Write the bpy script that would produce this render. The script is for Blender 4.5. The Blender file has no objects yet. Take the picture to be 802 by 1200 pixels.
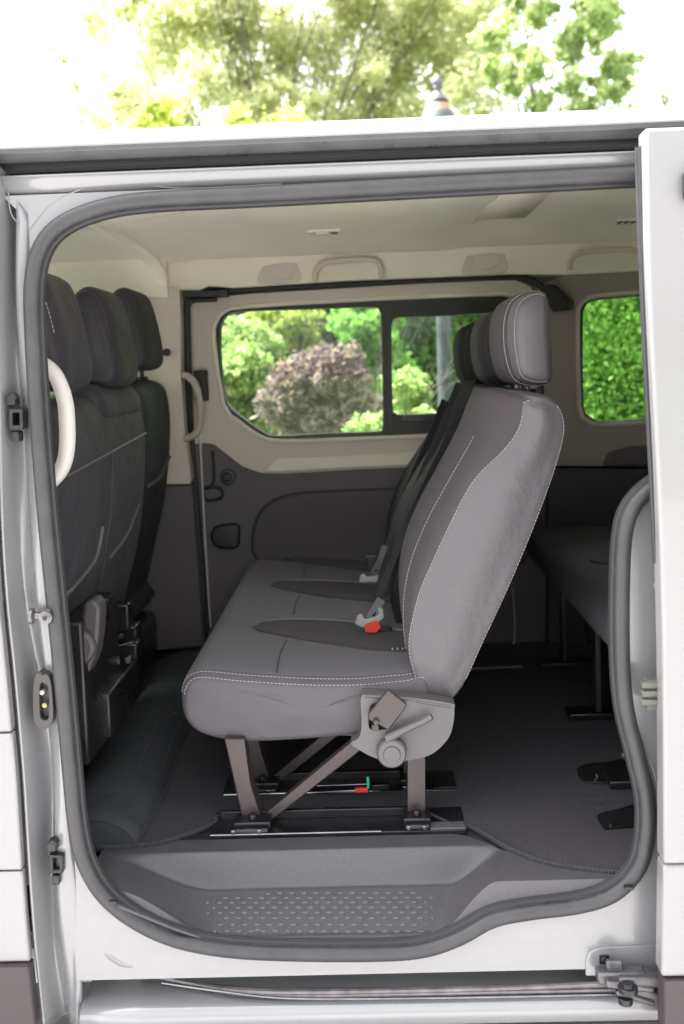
import bpy, bmesh, math, random
import numpy as np
from mathutils import Vector, Matrix
from mathutils.geometry import tessellate_polygon
random.seed(7); rng = np.random.default_rng(7)
S = bpy.context.scene; COL = S.collection; R = math.radians; PI = math.pi

# ------------------------------------------------------------------ camera
FPX, CX, CY = 1224.0, 401.0, 539.0
CAM = Vector((0, -1.8, 1.46))
ROT = Matrix.Rotation(R(1.4), 3, 'Z') @ Matrix.Rotation(R(85.0), 3, 'X') @ Matrix.Rotation(R(-2.0), 3, 'Z')
cd = bpy.data.cameras.new('camera'); cam = bpy.data.objects.new('camera', cd); COL.objects.link(cam)
cam.matrix_world = Matrix.Translation(CAM) @ ROT.to_4x4()
cd.sensor_fit = 'VERTICAL'; cd.sensor_height = 24; cd.sensor_width = 16; cd.lens = 24 * FPX / 1200
cd.shift_y = -(600 - CY) / 1200; cd.clip_start = 0.02; cd.clip_end = 500
cd.dof.use_dof = True; cd.dof.focus_distance = 2.05; cd.dof.aperture_fstop = 2.5
S.camera = cam
# ------------------------------------------------------------------ light
w = bpy.data.worlds.new('World'); S.world = w; w.use_nodes = True
nt = w.node_tree; bg = nt.nodes['Background']
sky = nt.nodes.new('ShaderNodeTexSky'); sky.sky_type = 'NISHITA'; sky.sun_disc = False
SUN_EL, SUN_AZ = 60.0, 287.0      # azimuth: clockwise from +Y
sky.sun_elevation = R(SUN_EL); sky.sun_rotation = R(SUN_AZ); sky.dust_density = 4.0; sky.air_density = 1.3
hs = nt.nodes.new('ShaderNodeHueSaturation'); hs.inputs['Saturation'].default_value = 0.14; hs.inputs['Value'].default_value = 1.0
nt.links.new(sky.outputs[0], hs.inputs['Color']); nt.links.new(hs.outputs[0], bg.inputs['Color'])
bg.inputs['Strength'].default_value = 0.15
sl = bpy.data.lights.new('sun', 'SUN'); sl.energy = 4.6; sl.angle = R(12); sl.color = (1, .99, .975)
so = bpy.data.objects.new('sun', sl); COL.objects.link(so)
a, e = R(SUN_AZ), R(SUN_EL)
sd = Vector((math.sin(a) * math.cos(e), math.cos(a) * math.cos(e), math.sin(e)))
so.rotation_euler = sd.to_track_quat('Z', 'Y').to_euler(); so.location = sd * 30
S.view_settings.view_transform = 'Standard'; S.view_settings.look = 'None'
S.view_settings.exposure = 2.42; S.view_settings.gamma = 1
S.cycles.max_bounces = 10; S.cycles.diffuse_bounces = 5; S.cycles.transparent_max_bounces = 12
S.cycles.use_denoising = True

# ------------------------------------------------------------------ helpers
def ray(px, py):
    return ROT @ Vector(((px - CX) / FPX, -(py - CY) / FPX, -1))
def W(px, py, y):                       # point of the scene on the vertical plane y
    d = ray(px, py); t = (y - CAM.y) / d.y; return CAM + d * t
def XZ(px, py, y):
    p = W(px, py, y); return (p.x, p.z)
def XZs(pts, y): return [XZ(a, b, y) for a, b in pts]
def Ws(pts, y): return [W(a, b, y) for a, b in pts]
def F(px, py, z):                       # point on the horizontal plane z
    d = ray(px, py); t = (z - CAM.z) / d.z; return CAM + d * t
def sm(pts, n=6, closed=False):         # Catmull-Rom
    P = [Vector(p) for p in pts]; N = len(P); out = []
    rngi = range(N if closed else N - 1)
    for i in rngi:
        if closed: p0, p1, p2, p3 = P[(i-1) % N], P[i], P[(i+1) % N], P[(i+2) % N]
        else: p0, p1, p2, p3 = P[max(i-1, 0)], P[i], P[i+1], P[min(i+2, N-1)]
        for k in range(n):
            t = k / n
            out.append(0.5 * ((2*p1) + (p2-p0)*t + (2*p0-5*p1+4*p2-p3)*t*t + (3*p1-p0-3*p2+p3)*t**3))
    if not closed: out.append(P[-1].copy())
    return out
def resample(pts, n, closed=False):
    P = [Vector(p) for p in pts]
    if closed: P.append(P[0].copy())
    L = [0]
    for a_, b_ in zip(P, P[1:]): L.append(L[-1] + (b_ - a_).length)
    out = []; j = 0; m = n if closed else n - 1
    for i in range(n):
        s_ = L[-1] * i / m
        while j < len(L) - 2 and L[j+1] < s_: j += 1
        t = (s_ - L[j]) / max(L[j+1] - L[j], 1e-9); out.append(P[j].lerp(P[j+1], min(max(t, 0), 1)))
    return out
def root_loc(p):
    while p is not None and p.parent is not None: p = p.parent
    return p.location if p is not None else Vector((0, 0, 0))
def tag(o, label=None, cat=None, group=None, kind=None):
    if label: o['label'] = label
    if cat: o['category'] = cat
    if group: o['group'] = group
    if kind: o['kind'] = kind
    return o
def thing(name, label, cat, loc=(0, 0, 0), group=None):
    o = bpy.data.objects.new(name, None); COL.objects.link(o); o.location = loc; o.empty_display_size = .1
    return tag(o, label, cat, group)

class MB:
    def __init__(s): s.v = []; s.f = []; s.mi = []
    def add(s, vs, fs, mi=0):
        b = len(s.v); s.v += [tuple(v) for v in vs]; s.f += [tuple(i + b for i in f) for f in fs]
        s.mi += (mi if isinstance(mi, list) else [mi] * len(fs)); return s
    def slab(s, outer, holes, y0, y1, f=None, mi=0):
        f = f or (lambda u, v, w_: (u, w_, v))
        loops = [outer] + list(holes or [])
        tri = tessellate_polygon([[Vector((p[0], p[1], 0)) for p in l] for l in loops])
        flat = [p for l in loops for p in l]; n = len(flat)
        vs = [f(p[0], p[1], y0) for p in flat] + [f(p[0], p[1], y1) for p in flat]
        fs = [tuple(t) for t in tri] + [tuple(i + n for i in reversed(t)) for t in tri]
        b = 0
        for l in loops:
            m = len(l)
            for i in range(m):
                j = (i + 1) % m; fs.append((b+i, b+j, b+j+n, b+i+n))
            b += m
        return s.add(vs, fs, mi)
    def hslab(s, outer, holes, z0, z1, mi=0):
        return s.slab(outer, holes, z0, z1, lambda u, v, w_: (u, v, w_), mi)
    def box(s, c, d, rot=None, mi=0):
        M = rot or Matrix.Identity(3); c = Vector(c)
        vs = [c + M @ Vector((x*d[0]/2, y*d[1]/2, z*d[2]/2)) for x in (-1, 1) for y in (-1, 1) for z in (-1, 1)]
        return s.add(vs, [(0,1,3,2),(4,6,7,5),(0,4,5,1),(2,3,7,6),(0,2,6,4),(1,5,7,3)], mi)
    def tube(s, path, r, seg=10, closed=False, cap=True, mi=0, flat=1.0, up=None):
        P = [Vector(p) for p in path]; n = len(P); rings = []; nrm = None
        rr = r if isinstance(r, (list, tuple)) else [r] * n
        for i, p in enumerate(P):
            if closed: t = P[(i+1) % n] - P[(i-1) % n]
            else: t = P[min(i+1, n-1)] - P[max(i-1, 0)]
            t.normalize()
            if nrm is None:
                u = Vector(up) if up else (Vector((0, 1, 0)) if abs(t.y) < .9 else Vector((1, 0, 0)))
                nrm = (u - t * u.dot(t)).normalized()
            else: nrm = (nrm - t * nrm.dot(t)).normalized()
            bn = t.cross(nrm)
            rings.append([p + (nrm * math.cos(2*PI*k/seg) + bn * math.sin(2*PI*k/seg) * flat) * rr[i] for k in range(seg)])
        vs = [v for q in rings for v in q]; fs = []
        m = n if closed else n - 1
        for i in range(m):
            for k in range(seg):
                a_, b_ = i*seg + k, i*seg + (k+1) % seg; c_, d_ = ((i+1) % n)*seg + (k+1) % seg, ((i+1) % n)*seg + k
                fs.append((a_, b_, c_, d_))
        if cap and not closed: fs += [tuple(range(seg))[::-1], tuple((n-1)*seg + k for k in range(seg))]
        return s.add(vs, fs, mi)
    def lathe(s, prof, c, axis='Z', seg=20, mi=0):
        c = Vector(c); vs = []; fs = []; n = len(prof)
        for r_, h in prof:
            for k in range(seg):
                x, y = r_*math.cos(2*PI*k/seg), r_*math.sin(2*PI*k/seg)
                vs.append(c + (Vector((x, y, h)) if axis == 'Z' else Vector((x, h, y)) if axis == 'Y' else Vector((h, x, y))))
        for i in range(n-1):
            for k in range(seg): fs.append((i*seg+k, i*seg+(k+1) % seg, (i+1)*seg+(k+1) % seg, (i+1)*seg+k))
        fs += [tuple(range(seg)), tuple((n-1)*seg+k for k in range(seg))]
        return s.add(vs, fs, mi)
    def grid(s, rows, mi=0, fn=None):
        nr, nc = len(rows), len(rows[0]); vs = [p for r_ in rows for p in r_]; fs = []; ms = []
        for i in range(nr-1):
            for j in range(nc-1):
                fs.append((i*nc+j, i*nc+j+1, (i+1)*nc+j+1, (i+1)*nc+j)); ms.append(fn(i, j) if fn else mi)
        return s.add(vs, fs, ms)
    def split(s, name, mats, parent=None, **kw):
        # one object per connected piece
        par = list(range(len(s.v)))
        def fd(i):
            while par[i] != i: par[i] = par[par[i]]; i = par[i]
            return i
        for f in s.f:
            a_ = fd(f[0])
            for i in f[1:]: par[fd(i)] = a_
        grp = {}
        for f in s.f: grp.setdefault(fd(f[0]), []).append(f)
        out = []
        for fs in grp.values():
            ids = sorted({i for f in fs for i in f}); mp = {i: k for k, i in enumerate(ids)}
            q_ = MB(); q_.add([s.v[i] for i in ids], [tuple(mp[i] for i in f) for f in fs]); out.append(q_.build(name, mats, parent, **kw))
        return out
    def build(s, name, mats, parent=None, smooth=True, bevel=0, seg=2, angle=35, recalc=True, sub=0, sol=0):
        me = bpy.data.meshes.new(name); off = root_loc(parent)
        me.from_pydata([(v[0]-off[0], v[1]-off[1], v[2]-off[2]) for v in s.v], [], s.f)
        mats = mats if isinstance(mats, (list, tuple)) else [mats]
        for m in mats: me.materials.append(m)
        if len(mats) > 1: me.polygons.foreach_set('material_index', s.mi)
        if recalc:
            bm = bmesh.new(); bm.from_mesh(me); bmesh.ops.recalc_face_normals(bm, faces=bm.faces); bm.to_mesh(me); bm.free()
        if smooth:
            me.polygons.foreach_set('use_smooth', [True]*len(me.polygons))
            if hasattr(me, 'set_sharp_from_angle'): me.set_sharp_from_angle(angle=R(angle))
        o = bpy.data.objects.new(name, me); COL.objects.link(o)
        if 'stitching' in name or name in ('tread_grip', 'tag_mark'): o['kind'] = 'stuff'
        if parent is not None: o.parent = parent
        if sol:
            m = o.modifiers.new('sol', 'SOLIDIFY'); m.thickness = sol; m.offset = -1
        if bevel:
            m = o.modifiers.new('bev', 'BEVEL'); m.width = bevel; m.segments = seg; m.limit_method = 'ANGLE'; m.angle_limit = R(40)
            m.harden_normals = False
        if sub:
            m = o.modifiers.new('sub', 'SUBSURF'); m.levels = sub; m.render_levels = sub
        return o

def ccw(pts):
    A = sum(pts[i][0]*pts[(i+1) % len(pts)][1] - pts[(i+1) % len(pts)][0]*pts[i][1] for i in range(len(pts)))
    return pts if A > 0 else pts[::-1]
def onormals(P):
    n = len(P); out = []
    for i in range(n):
        t = Vector(P[(i+1) % n][:2]) - Vector(P[(i-1) % n][:2]); t.normalize(); out.append(Vector((t.y, -t.x)))
    return out
def soft_rings(P, y0, y1, Ry, rin, nq=5, ny=2, bulge=.006, disp=None):
    """P: CCW (x,z) outline. Rounded-end extrusion along y, returns rings of points."""
    n = len(P); N = onormals(P); rin = rin if isinstance(rin, list) else [rin]*n
    C = Vector((sum(p[0] for p in P)/n, sum(p[1] for p in P)/n))
    D = [N[i]*rin[i] for i in range(n)]
    for _ in range(10): D = [(D[i-1]+D[i]*2+D[(i+1) % n])/4 for i in range(n)]
    def inset(k): return [Vector(P[i][:2]) - D[i]*k for i in range(n)]
    rings = []
    base = inset(1)
    near = []
    for f_ in (.12, .3, .48, .64, .78, .90):
        near.append([(lambda q: Vector((q.x, y0 - bulge*(1-f_**2)**2, q.y)))(C.lerp(b, f_)) for b in base])
    for k in range(nq+1):
        t = PI/2*k/nq; ins = inset(1-math.sin(t)); y = y0 + Ry*(1-math.cos(t))
        near.append([Vector((q.x, y, q.y)) for q in ins])
    mid = []
    for k in range(1, ny):
        y = (y0+Ry) + (y1-y0-2*Ry)*k/ny; mid.append([Vector((p[0], y, p[1])) for p in P])
    far = []
    for q in reversed(near): far.append([Vector((v.x, y0+y1-v.y, v.z)) for v in q])
    rings = near + mid + far
    if disp: rings = [[disp(v) for v in q] for q in rings]
    return rings
def soft_mesh(mb, rings, mfn=None, mi=0):
    n = len(rings[0]); vs = [v for q in rings for v in q]; fs = []; ms = []
    for i in range(len(rings)-1):
        for k in range(n):
            fs.append((i*n+k, i*n+(k+1) % n, (i+1)*n+(k+1) % n, (i+1)*n+k)); ms.append(mfn(i, k) if mfn else mi)
    L = len(rings)
    fs += [tuple(range(n)), tuple((L-1)*n+k for k in range(n))]; ms += [mfn(0, 0) if mfn else mi, mfn(L-2, 0) if mfn else mi]
    return mb.add(vs, fs, ms)
def stitches(path, r=.0008, dash=.0055, gap=.0028, mb=None):
    mb = mb or MB(); P = [Vector(p) for p in path]
    L = [0]
    for a_, b_ in zip(P, P[1:]): L.append(L[-1] + (b_-a_).length)
    def at(s_):
        j = 0
        while j < len(L)-2 and L[j+1] < s_: j += 1
        return P[j].lerp(P[j+1], (s_-L[j])/max(L[j+1]-L[j], 1e-9))
    s_ = 0
    while s_ + dash < L[-1]:
        mb.tube([at(s_), at(s_+dash)], r, 4); s_ += dash + gap
    return mb

# ------------------------------------------------------------------ materials
def mat(name, col, rough=.6, metal=0, bump=None, var=0, vs=6, coat=0, spec=.5, sheen=0, extra=None):
    m = bpy.data.materials.new(name); m.use_nodes = True; t = m.node_tree; b = t.nodes['Principled BSDF']
    b.inputs['Base Color'].default_value = (*col, 1); b.inputs['Roughness'].default_value = rough
    b.inputs['Metallic'].default_value = metal; b.inputs['Coat Weight'].default_value = coat
    b.inputs['Specular IOR Level'].default_value = spec; b.inputs['Sheen Weight'].default_value = sheen
    co = t.nodes.new('ShaderNodeTexCoord')
    if var:
        n = t.nodes.new('ShaderNodeTexNoise'); n.inputs['Scale'].default_value = vs; n.inputs['Detail'].default_value = 6
        t.links.new(co.outputs['Object'], n.inputs['Vector'])
        r = t.nodes.new('ShaderNodeMapRange'); r.inputs[1].default_value = .3; r.inputs[2].default_value = .7
        r.inputs[3].default_value = 1-var; r.inputs[4].default_value = 1+var
        t.links.new(n.outputs[0], r.inputs[0])
        mx = t.nodes.new('ShaderNodeVectorMath'); mx.operation = 'SCALE'; mx.inputs[0].default_value = col
        t.links.new(r.outputs[0], mx.inputs['Scale']); t.links.new(mx.outputs[0], b.inputs['Base Color'])
        r2 = t.nodes.new('ShaderNodeMapRange'); r2.inputs[1].default_value = .3; r2.inputs[2].default_value = .7
        r2.inputs[3].default_value = max(rough-.08, .02); r2.inputs[4].default_value = min(rough+.08, 1)
        t.links.new(n.outputs[0], r2.inputs[0]); t.links.new(r2.outputs[0], b.inputs['Roughness'])
    if bump:
        prev = None
        for sc_, st_, di_ in bump:
            n = t.nodes.new('ShaderNodeTexNoise'); n.inputs['Scale'].default_value = sc_; n.inputs['Detail'].default_value = 3
            t.links.new(co.outputs['Object'], n.inputs['Vector'])
            bp = t.nodes.new('ShaderNodeBump'); bp.inputs['Strength'].default_value = st_; bp.inputs['Distance'].default_value = di_
            t.links.new(n.outputs[0], bp.inputs['Height'])
            if prev: t.links.new(prev.outputs[0], bp.inputs['Normal'])
            prev = bp
        t.links.new(prev.outputs[0], b.inputs['Normal'])
    return m
PAINT = mat('silver_paint', (.213, .212, .220), .24, .15, coat=.6)
WHITEP = mat('white_paint', (.220, .215, .219), .26, 0, coat=.45)
ALU = mat('aluminium', (.55, .55, .57), .35, .8, var=.15, vs=30)
RUB = mat('rubber_seal', (.034, .033, .037), .5, bump=[(300, .25, .002), (12, .2, .01)], var=.2, vs=25)
RUBK = mat('black_rubber', (.02, .02, .022), .55, bump=[(250, .2, .002)])
BLK = mat('black_plastic', (.013, .013, .016), .42, bump=[(500, .15, .001)])
BLKM = mat('black_metal', (.012, .012, .014), .32, .1, var=.25, vs=12)
STEP = mat('step_plastic', (.066, .062, .070), .5, bump=[(700, .25, .0012)], var=.14, vs=160)
LEATH = mat('grey_leather', (.086, .078, .087), .46, bump=[(330, .4, .0018), (14, .3, .02)], var=.06, vs=240, sheen=.03)
FAB = mat('mauve_fabric', (.050, .042, .048), .9, bump=[(380, .7, .002), (14, .3, .012)], var=.16, vs=260, sheen=.05)
FABG = mat('grey_fabric', (.120, .113, .128), .85, bump=[(420, .6, .002), (12, .3, .012)], var=.14, vs=260, sheen=.05)
BACKD = mat('shaded_back_fabric', (.013,.013,.016), .8, bump=[(500, .3, .0015)])  # shade on the bench's deeper backs, put into a near-black colour
RSEAT = mat('rear_seat_fabric', (.060, .060, .070), .8, bump=[(380, .5, .002), (9, .4, .02)], var=.12, vs=200)
FSEAT = mat('dark_seat_fabric', (.0165, .014, .021), .65, bump=[(500, .3, .0015), (9, .4, .02)], var=.12, vs=12, sheen=.04)
TEAL = mat('dark_seat_side', (.016, .021, .023), .7, bump=[(500, .3, .0015)], var=.1, vs=12)
THREAD = mat('white_thread', (.36, .34, .345), .7)
THREADD = mat('grey_thread', (.085,.08,.09), .7)
TRIM = mat('grey_cover_plastic', (.092, .085, .089), .45, bump=[(600, .15, .001)], var=.04, vs=8)
BEIGE = mat('beige_trim', (.57, .51, .46), .6, bump=[(500, .1, .001)], var=.05, vs=4)
BEIGEL = mat('pale_beige_trim', (.74, .69, .59), .5, var=.04, vs=6)
HEAD = mat('headliner_cloth', (.90, .85, .72), .9, bump=[(600, .3, .001)], var=.04, vs=5)
PANEL = mat('door_panel_grey', (.095, .081, .091), .6, bump=[(500, .25, .0015)], var=.08, vs=8)
DARKT = mat('dark_trim', (.038, .040, .053), .6, bump=[(500, .25, .0015)], var=.1, vs=8)
CARPET = mat('carpet', (.062, .056, .066), .98, bump=[(900, 1, .004), (45, .5, .006)], var=.6, vs=330)
CARPB = mat('carpet_binding', (.035, .032, .037), .85, bump=[(500, .6, .003)])
LEGM = mat('brown_grey_steel', (.047, .036, .036), .42, .2, var=.06, vs=12)
PLATE = mat('bracket_steel', (.060,.050,.049), .35, .5, var=.08, vs=20)
CREAM = mat('cream_plastic', (.50, .48, .46), .45)
STEEL = mat('bright_steel', (.20,.20,.21), .25, .9, var=.2, vs=30)
BELT = mat('black_webbing', (.009,.009,.011), .7, bump=[(400, .5, .002)])
TONG = mat('tongue_plastic', (.38, .36, .37), .45)
RED = mat('red_plastic', (.75, .06, .04), .4); GREEN = mat('green_plastic', (.02, .5, .22), .4)
LOWTRIM = mat('bumper_plastic', (.040, .031, .033), .55, bump=[(500, .4, .002)], var=.1, vs=20)
COPPER = mat('weathered_copper', (.42, .24, .17), .5, .3, var=.2, vs=20)
IRON = mat('painted_iron', (.07, .085, .092), .5, var=.2, vs=10)
STRIKER = mat('worn_nylon', (.10, .10, .085), .5, var=.2, vs=40)
def glassmat(name, tint, rough=0):
    m = bpy.data.materials.new(name); m.use_nodes = True; t = m.node_tree; t.nodes.clear()
    o = t.nodes.new('ShaderNodeOutputMaterial'); tr = t.nodes.new('ShaderNodeBsdfTransparent'); tr.inputs[0].default_value = (*tint, 1)
    gl = t.nodes.new('ShaderNodeBsdfGlossy'); gl.inputs['Roughness'].default_value = .02
    fr = t.nodes.new('ShaderNodeFresnel'); fr.inputs[0].default_value = 1.45; mx = t.nodes.new('ShaderNodeMixShader')
    t.links.new(fr.outputs[0], mx.inputs[0]); t.links.new(tr.outputs[0], mx.inputs[1]); t.links.new(gl.outputs[0], mx.inputs[2])
    t.links.new(mx.outputs[0], o.inputs[0]); return m
GLASS = glassmat('window_glass', (.92, .95, .92))
def leafmat(name, c1, c2, c3, trans=.5):
    m = bpy.data.materials.new(name); m.use_nodes = True; t = m.node_tree; b = t.nodes['Principled BSDF']
    o = t.nodes['Material Output']; g = t.nodes.new('ShaderNodeNewGeometry'); r = t.nodes.new('ShaderNodeValToRGB')
    r.color_ramp.elements[0].color = (*c1, 1); r.color_ramp.elements[1].color = (*c3, 1)
    el = r.color_ramp.elements.new(.5); el.color = (*c2, 1)
    t.links.new(g.outputs['Random Per Island'], r.inputs[0]); t.links.new(r.outputs[0], b.inputs['Base Color'])
    b.inputs['Roughness'].default_value = .55; b.inputs['Specular IOR Level'].default_value = .25
    tl = t.nodes.new('ShaderNodeBsdfTranslucent'); t.links.new(r.outputs[0], tl.inputs[0])
    mx = t.nodes.new('ShaderNodeMixShader'); mx.inputs[0].default_value = trans
    t.links.new(b.outputs[0], mx.inputs[1]); t.links.new(tl.outputs[0], mx.inputs[2]); t.links.new(mx.outputs[0], o.inputs[0])
    return m
BARK = mat('bark', (.10, .085, .07), .9, bump=[(40, .6, .01)], var=.3, vs=12)

# ================================================================== GROUND
def ground_mat():
    m = bpy.data.materials.new('block_paving'); m.use_nodes = True; t = m.node_tree; b = t.nodes['Principled BSDF']
    co = t.nodes.new('ShaderNodeTexCoord'); br = t.nodes.new('ShaderNodeTexBrick')
    br.inputs['Color1'].default_value = (.40, .385, .38, 1); br.inputs['Color2'].default_value = (.37, .35, .345, 1)
    br.inputs['Mortar'].default_value = (.26, .24, .22, 1); br.inputs['Scale'].default_value = 2.5; br.inputs['Mortar Size'].default_value = .012
    t.links.new(co.outputs['Object'], br.inputs['Vector']); t.links.new(br.outputs[0], b.inputs['Base Color'])
    bp = t.nodes.new('ShaderNodeBump'); bp.inputs['Distance'].default_value = .01; bp.invert = True
    t.links.new(br.outputs['Fac'], bp.inputs['Height']); t.links.new(bp.outputs[0], b.inputs['Normal'])
    b.inputs['Roughness'].default_value = .85; return m
LAWN = mat('lawn', (.07, .115, .03), .95, bump=[(60, 1, .03)], var=.35, vs=9)
g = MB(); g.grid([[(x, y, 0) for x in (-150, 150)] for y in (-150, 150)]); tag(g.build('ground', LAWN, smooth=False), kind='structure')
g = MB(); g.grid([[(x, y, .004) for x in (-9, 9)] for y in (-9, 3.2)]); tag(g.build('driveway', ground_mat(), smooth=False), kind='structure')

# ================================================================== VAN
van = thing('van', 'silver white passenger van seen from the side with its sliding door pushed open', 'van', (0, .85, 0))
SEAL = [(760,204),(600,212),(450,220),(300,228),(180,234),(120,243),(73,262),(48,290),(38,333),(39,400),(45,500),(53,600),(63,700),(73,800),(82,900),(90,975),
        (103,1020),(127,1055),(165,1083),(210,1102),(270,1113),(350,1117),(450,1117),(500,1112),(540,1098),(577,1078),(620,1069),(680,1061),(720,1047),(748,1018),
        (758,980),(758,935),(747,885),(734,830),(729,770),(729,680),(733,620),(746,589),(775,565),(815,545),(850,500),(862,400),(856,280),(835,225),(800,205)]
seal3 = resample(sm(Ws(SEAL, 0.0), 8, True), 340, True)
hole = [(p.x, p.z) for p in seal3]
# outer seal bulb + inner trim lip
sl_ = MB(); sl_.tube([p + Vector((0, -.002, 0)) for p in seal3], .0119, 14, True, flat=1.15)
seal_o = sl_.build('door_seal', RUB, van)
cx0 = sum(h[0] for h in hole)/len(hole); cz0 = sum(h[1] for h in hole)/len(hole)
hn = onormals([tuple(h) for h in ccw(hole)])
hc = ccw(hole)
lip = [Vector((hc[i][0]-hn[i].x*.0115, .012, hc[i][1]-hn[i].y*.0115)) for i in range(len(hc))]
q = MB(); q.tube(lip, .0088, 8, True); q.build('seal_lip', RUBK, seal_o)
bd = [Vector((hc[i][0]-hn[i].x*.0125, .001, hc[i][1]-hn[i].y*.0125)) for i in range(len(hc))]
q = MB(); 
bd2 = resample(bd, 1500, True)
q.tube(bd2, [.0027 if i % 3 else .0015 for i in range(1500)], 5, True); q.build('seal_bead', RUB, seal_o)
# reveal of the body behind the seal (inner pillar thickness)
rv = MB(); A_ = [Vector((p[0], .02, p[1])) for p in hc]; B_ = [Vector((hc[i][0]+hn[i].x*.03, .10, hc[i][1]+hn[i].y*.03)) for i in range(len(hc))]
rv.grid([A_ + [A_[0]], B_ + [B_[0]]]); rv.build('pillar_reveal', BEIGE, van)

# body side panel round the opening (rear of it hidden by the door, goes on to the tail)
ZT = 1.80
gapL = [(2,196),(3,300),(4,400),(6,500),(8,600),(14,700),(24,800),(33,900),(39,1000),(45,1080),(52,1150),(58,1200)]
gl = XZs(gapL, .02)
jb = XZs([(30,255),(32,300),(34,400),(40,500),(48,600),(58,700),(68,800),(77,900),(84,990),(88,1050),(91,1150),(91,1200)], .02)
outer = [(jb[2][0]-.004, ZT-.035), (2.25, ZT-.035), (2.25, .50), XZ(90, 1143, .02)]
outer = [(-.62, 1.775), (2.3, 1.775), (2.3, .365), (XZ(92,1146,.02)[0], XZ(92,1146,.02)[1])] + [(p[0], p[1]) for p in reversed(jb[1:10])] + [(jb[0][0], jb[0][1])]
outer[0] = (XZ(4, 215, .02)[0], 1.775)
mb = MB(); mb.slab(outer, [hole], .012, .03); mb.build('body_side', PAINT, van, bevel=.003)
# front door jamb: fluted pressing between the door gap and the seal
prof = [(0,-.012),(.08,.010),(.20,.044),(.40,.050),(.55,.036),(.66,.020),(.82,.015),(.93,.014),(1,.020)]
rows = []
NJ = 60
L3 = resample(sm([Vector((p[0], 0, p[1])) for p in gl], 6), NJ); R3 = resample(sm([Vector((p[0]+.006, 0, p[1])) for p in jb], 6), NJ)
for i in range(NJ):
    v = i/(NJ-1); row = []
    pr = [(u + .05*math.sin(v*9+u*6)*(u*(1-u)*4), y + .010*math.sin(v*17 + u*5)*(u*(1-u)*4) + (.02*math.exp(-((v-.55)/.06)**2)*math.exp(-((u-.3)/.2)**2)) - (.022*math.exp(-((v-.36)/.12)**2)*math.exp(-((u-.30)/.15)**2))) for u, y in prof]
    for q3 in sm([Vector((a_, b_, 0)) for a_, b_ in pr], 4):
        p = L3[i].lerp(R3[i], q3.x); row.append((p.x, q3.y, p.z))
    rows.append(row)
mb = MB(); mb.grid(rows); mb.build('door_jamb', PAINT, van, sol=.004)
# upper corner pressing lines
mb = MB(); mb.tube(sm(Ws([(35,270),(60,240),(95,222),(130,214),(160,216),(220,221),(330,216)], .0138), 6), [.0028]*37, 8, flat=.6)
mb.build('corner_pressing', PAINT, van)
mb = MB(); mb.tube(sm(Ws([(10,205),(11,240),(18,258),(34,268)], .012), 6), .0012, 6); mb.build('sealant_bead', mat('sealant', (.2,.19,.19), .6), van)
# roof skin
RP = [(.030,1.775),(.022,1.779),(.012,1.785),(.004,1.80),(-.002,1.806),(.028,1.8075),(.030,1.838),(-.004,1.840),(-.007,1.850),(.001,1.865),(.025,1.880),(.08,1.893),(.2,1.906),(.5,1.917),(.9,1.922)]
hp = [Vector((0, a_, b_)) for a_, b_ in RP[:5]]; 
def xrun(pr, x0, x1, n=24): return [[(x0+(x1-x0)*i/n, y, z) for y, z in pr] for i in range(n+1)]
mb = MB(); mb.grid(xrun([(p.y, p.z) for p in sm(hp, 4)], -.635, 2.3)); mb.build('header_panel', PAINT, van, sol=.003)
rp = [(p.y, p.z) for p in sm([Vector((0, a_, b_)) for a_, b_ in RP[8:]], 4)]
full = rp + [(1.74-(y-.0), z) if False else (1.8-y, z) for y, z in reversed(rp[:-1])]
mb = MB(); mb.grid(xrun(full, -1.75, 2.3)); mb.build('roof', WHITEP, van, sol=.004)
# upper door rail
mb = MB(); mb.box((.83, .030, 1.8225), (2.95, .004, .034)); mb.build('rail_channel', RUBK, van, smooth=False)
mb = MB(); mb.slab([(.009,1.829),(-.0058,1.842),(-.0060,1.8495),(.004,1.8505),(.028,1.8495),(.028,1.829)], None, -.64, 2.3, lambda u, v, w_: (w_, u, v)); mb.build('rail_lip', mat('grey_rail', (.075,.074,.080), .32, .2, var=.1, vs=20), van, bevel=.0015)
mb = MB(); mb.tube([(-.62, .020, 1.815), (2.2, .020, 1.815)], .003, 8); mb.build('rail_guide', mat('dark_rail', (.02,.02,.022), .5, .3), van)
# front door (closed), cropped at the left of the picture
fd = [(-1.75, 1.84), (gl[0][0]-.006, 1.84)] + [(p[0]-.006, p[1]) for p in gl] + [(-1.75, gl[-1][1])]
zc1, zc2, zc3 = XZ(20, 857, -.02)[1], XZ(20, 1019, -.02)[1], XZ(20, 1127, -.02)[1]
def door_poly(z0, z1, dx=0):
    pts = [(p[0]-.006-dx, p[1]) for p in gl]
    def xat(z):
        for a_, b_ in zip(pts, pts[1:]):
            if b_[1] <= z <= a_[1]: t = (a_[1]-z)/(a_[1]-b_[1]); return a_[0]+(b_[0]-a_[0])*t
        return pts[0][0] if z > pts[0][1] else pts[-1][0]
    n = 14
    return [(-1.75, z0), (-1.75, z1)] + [(xat(z1+(z0-z1)*i/n), z1+(z0-z1)*i/n) for i in range(n+1)]
door = MB()
wh = [(-1.55,1.30),(-.80,1.30),(-.78,1.33),(-.78,1.72),(-.80,1.745),(-1.15,1.745),(-1.3,1.70)]
door.slab(door_poly(zc1+.002, 1.84), [wh], -.03, -.005)
door.slab(door_poly(zc2+.0015, zc1-.001), None, -.027, -.005)
door.slab(door_poly(zc3+.001, zc2-.0015), None, -.024, -.005)
fdo = door.build('front_door', WHITEP, van, bevel=.004)
mb = MB(); mb.slab(door_poly(.30, zc3-.001, -.002), None, -.036, -.006); mb.build('lower_trim', LOWTRIM, fdo, bevel=.004)
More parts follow.
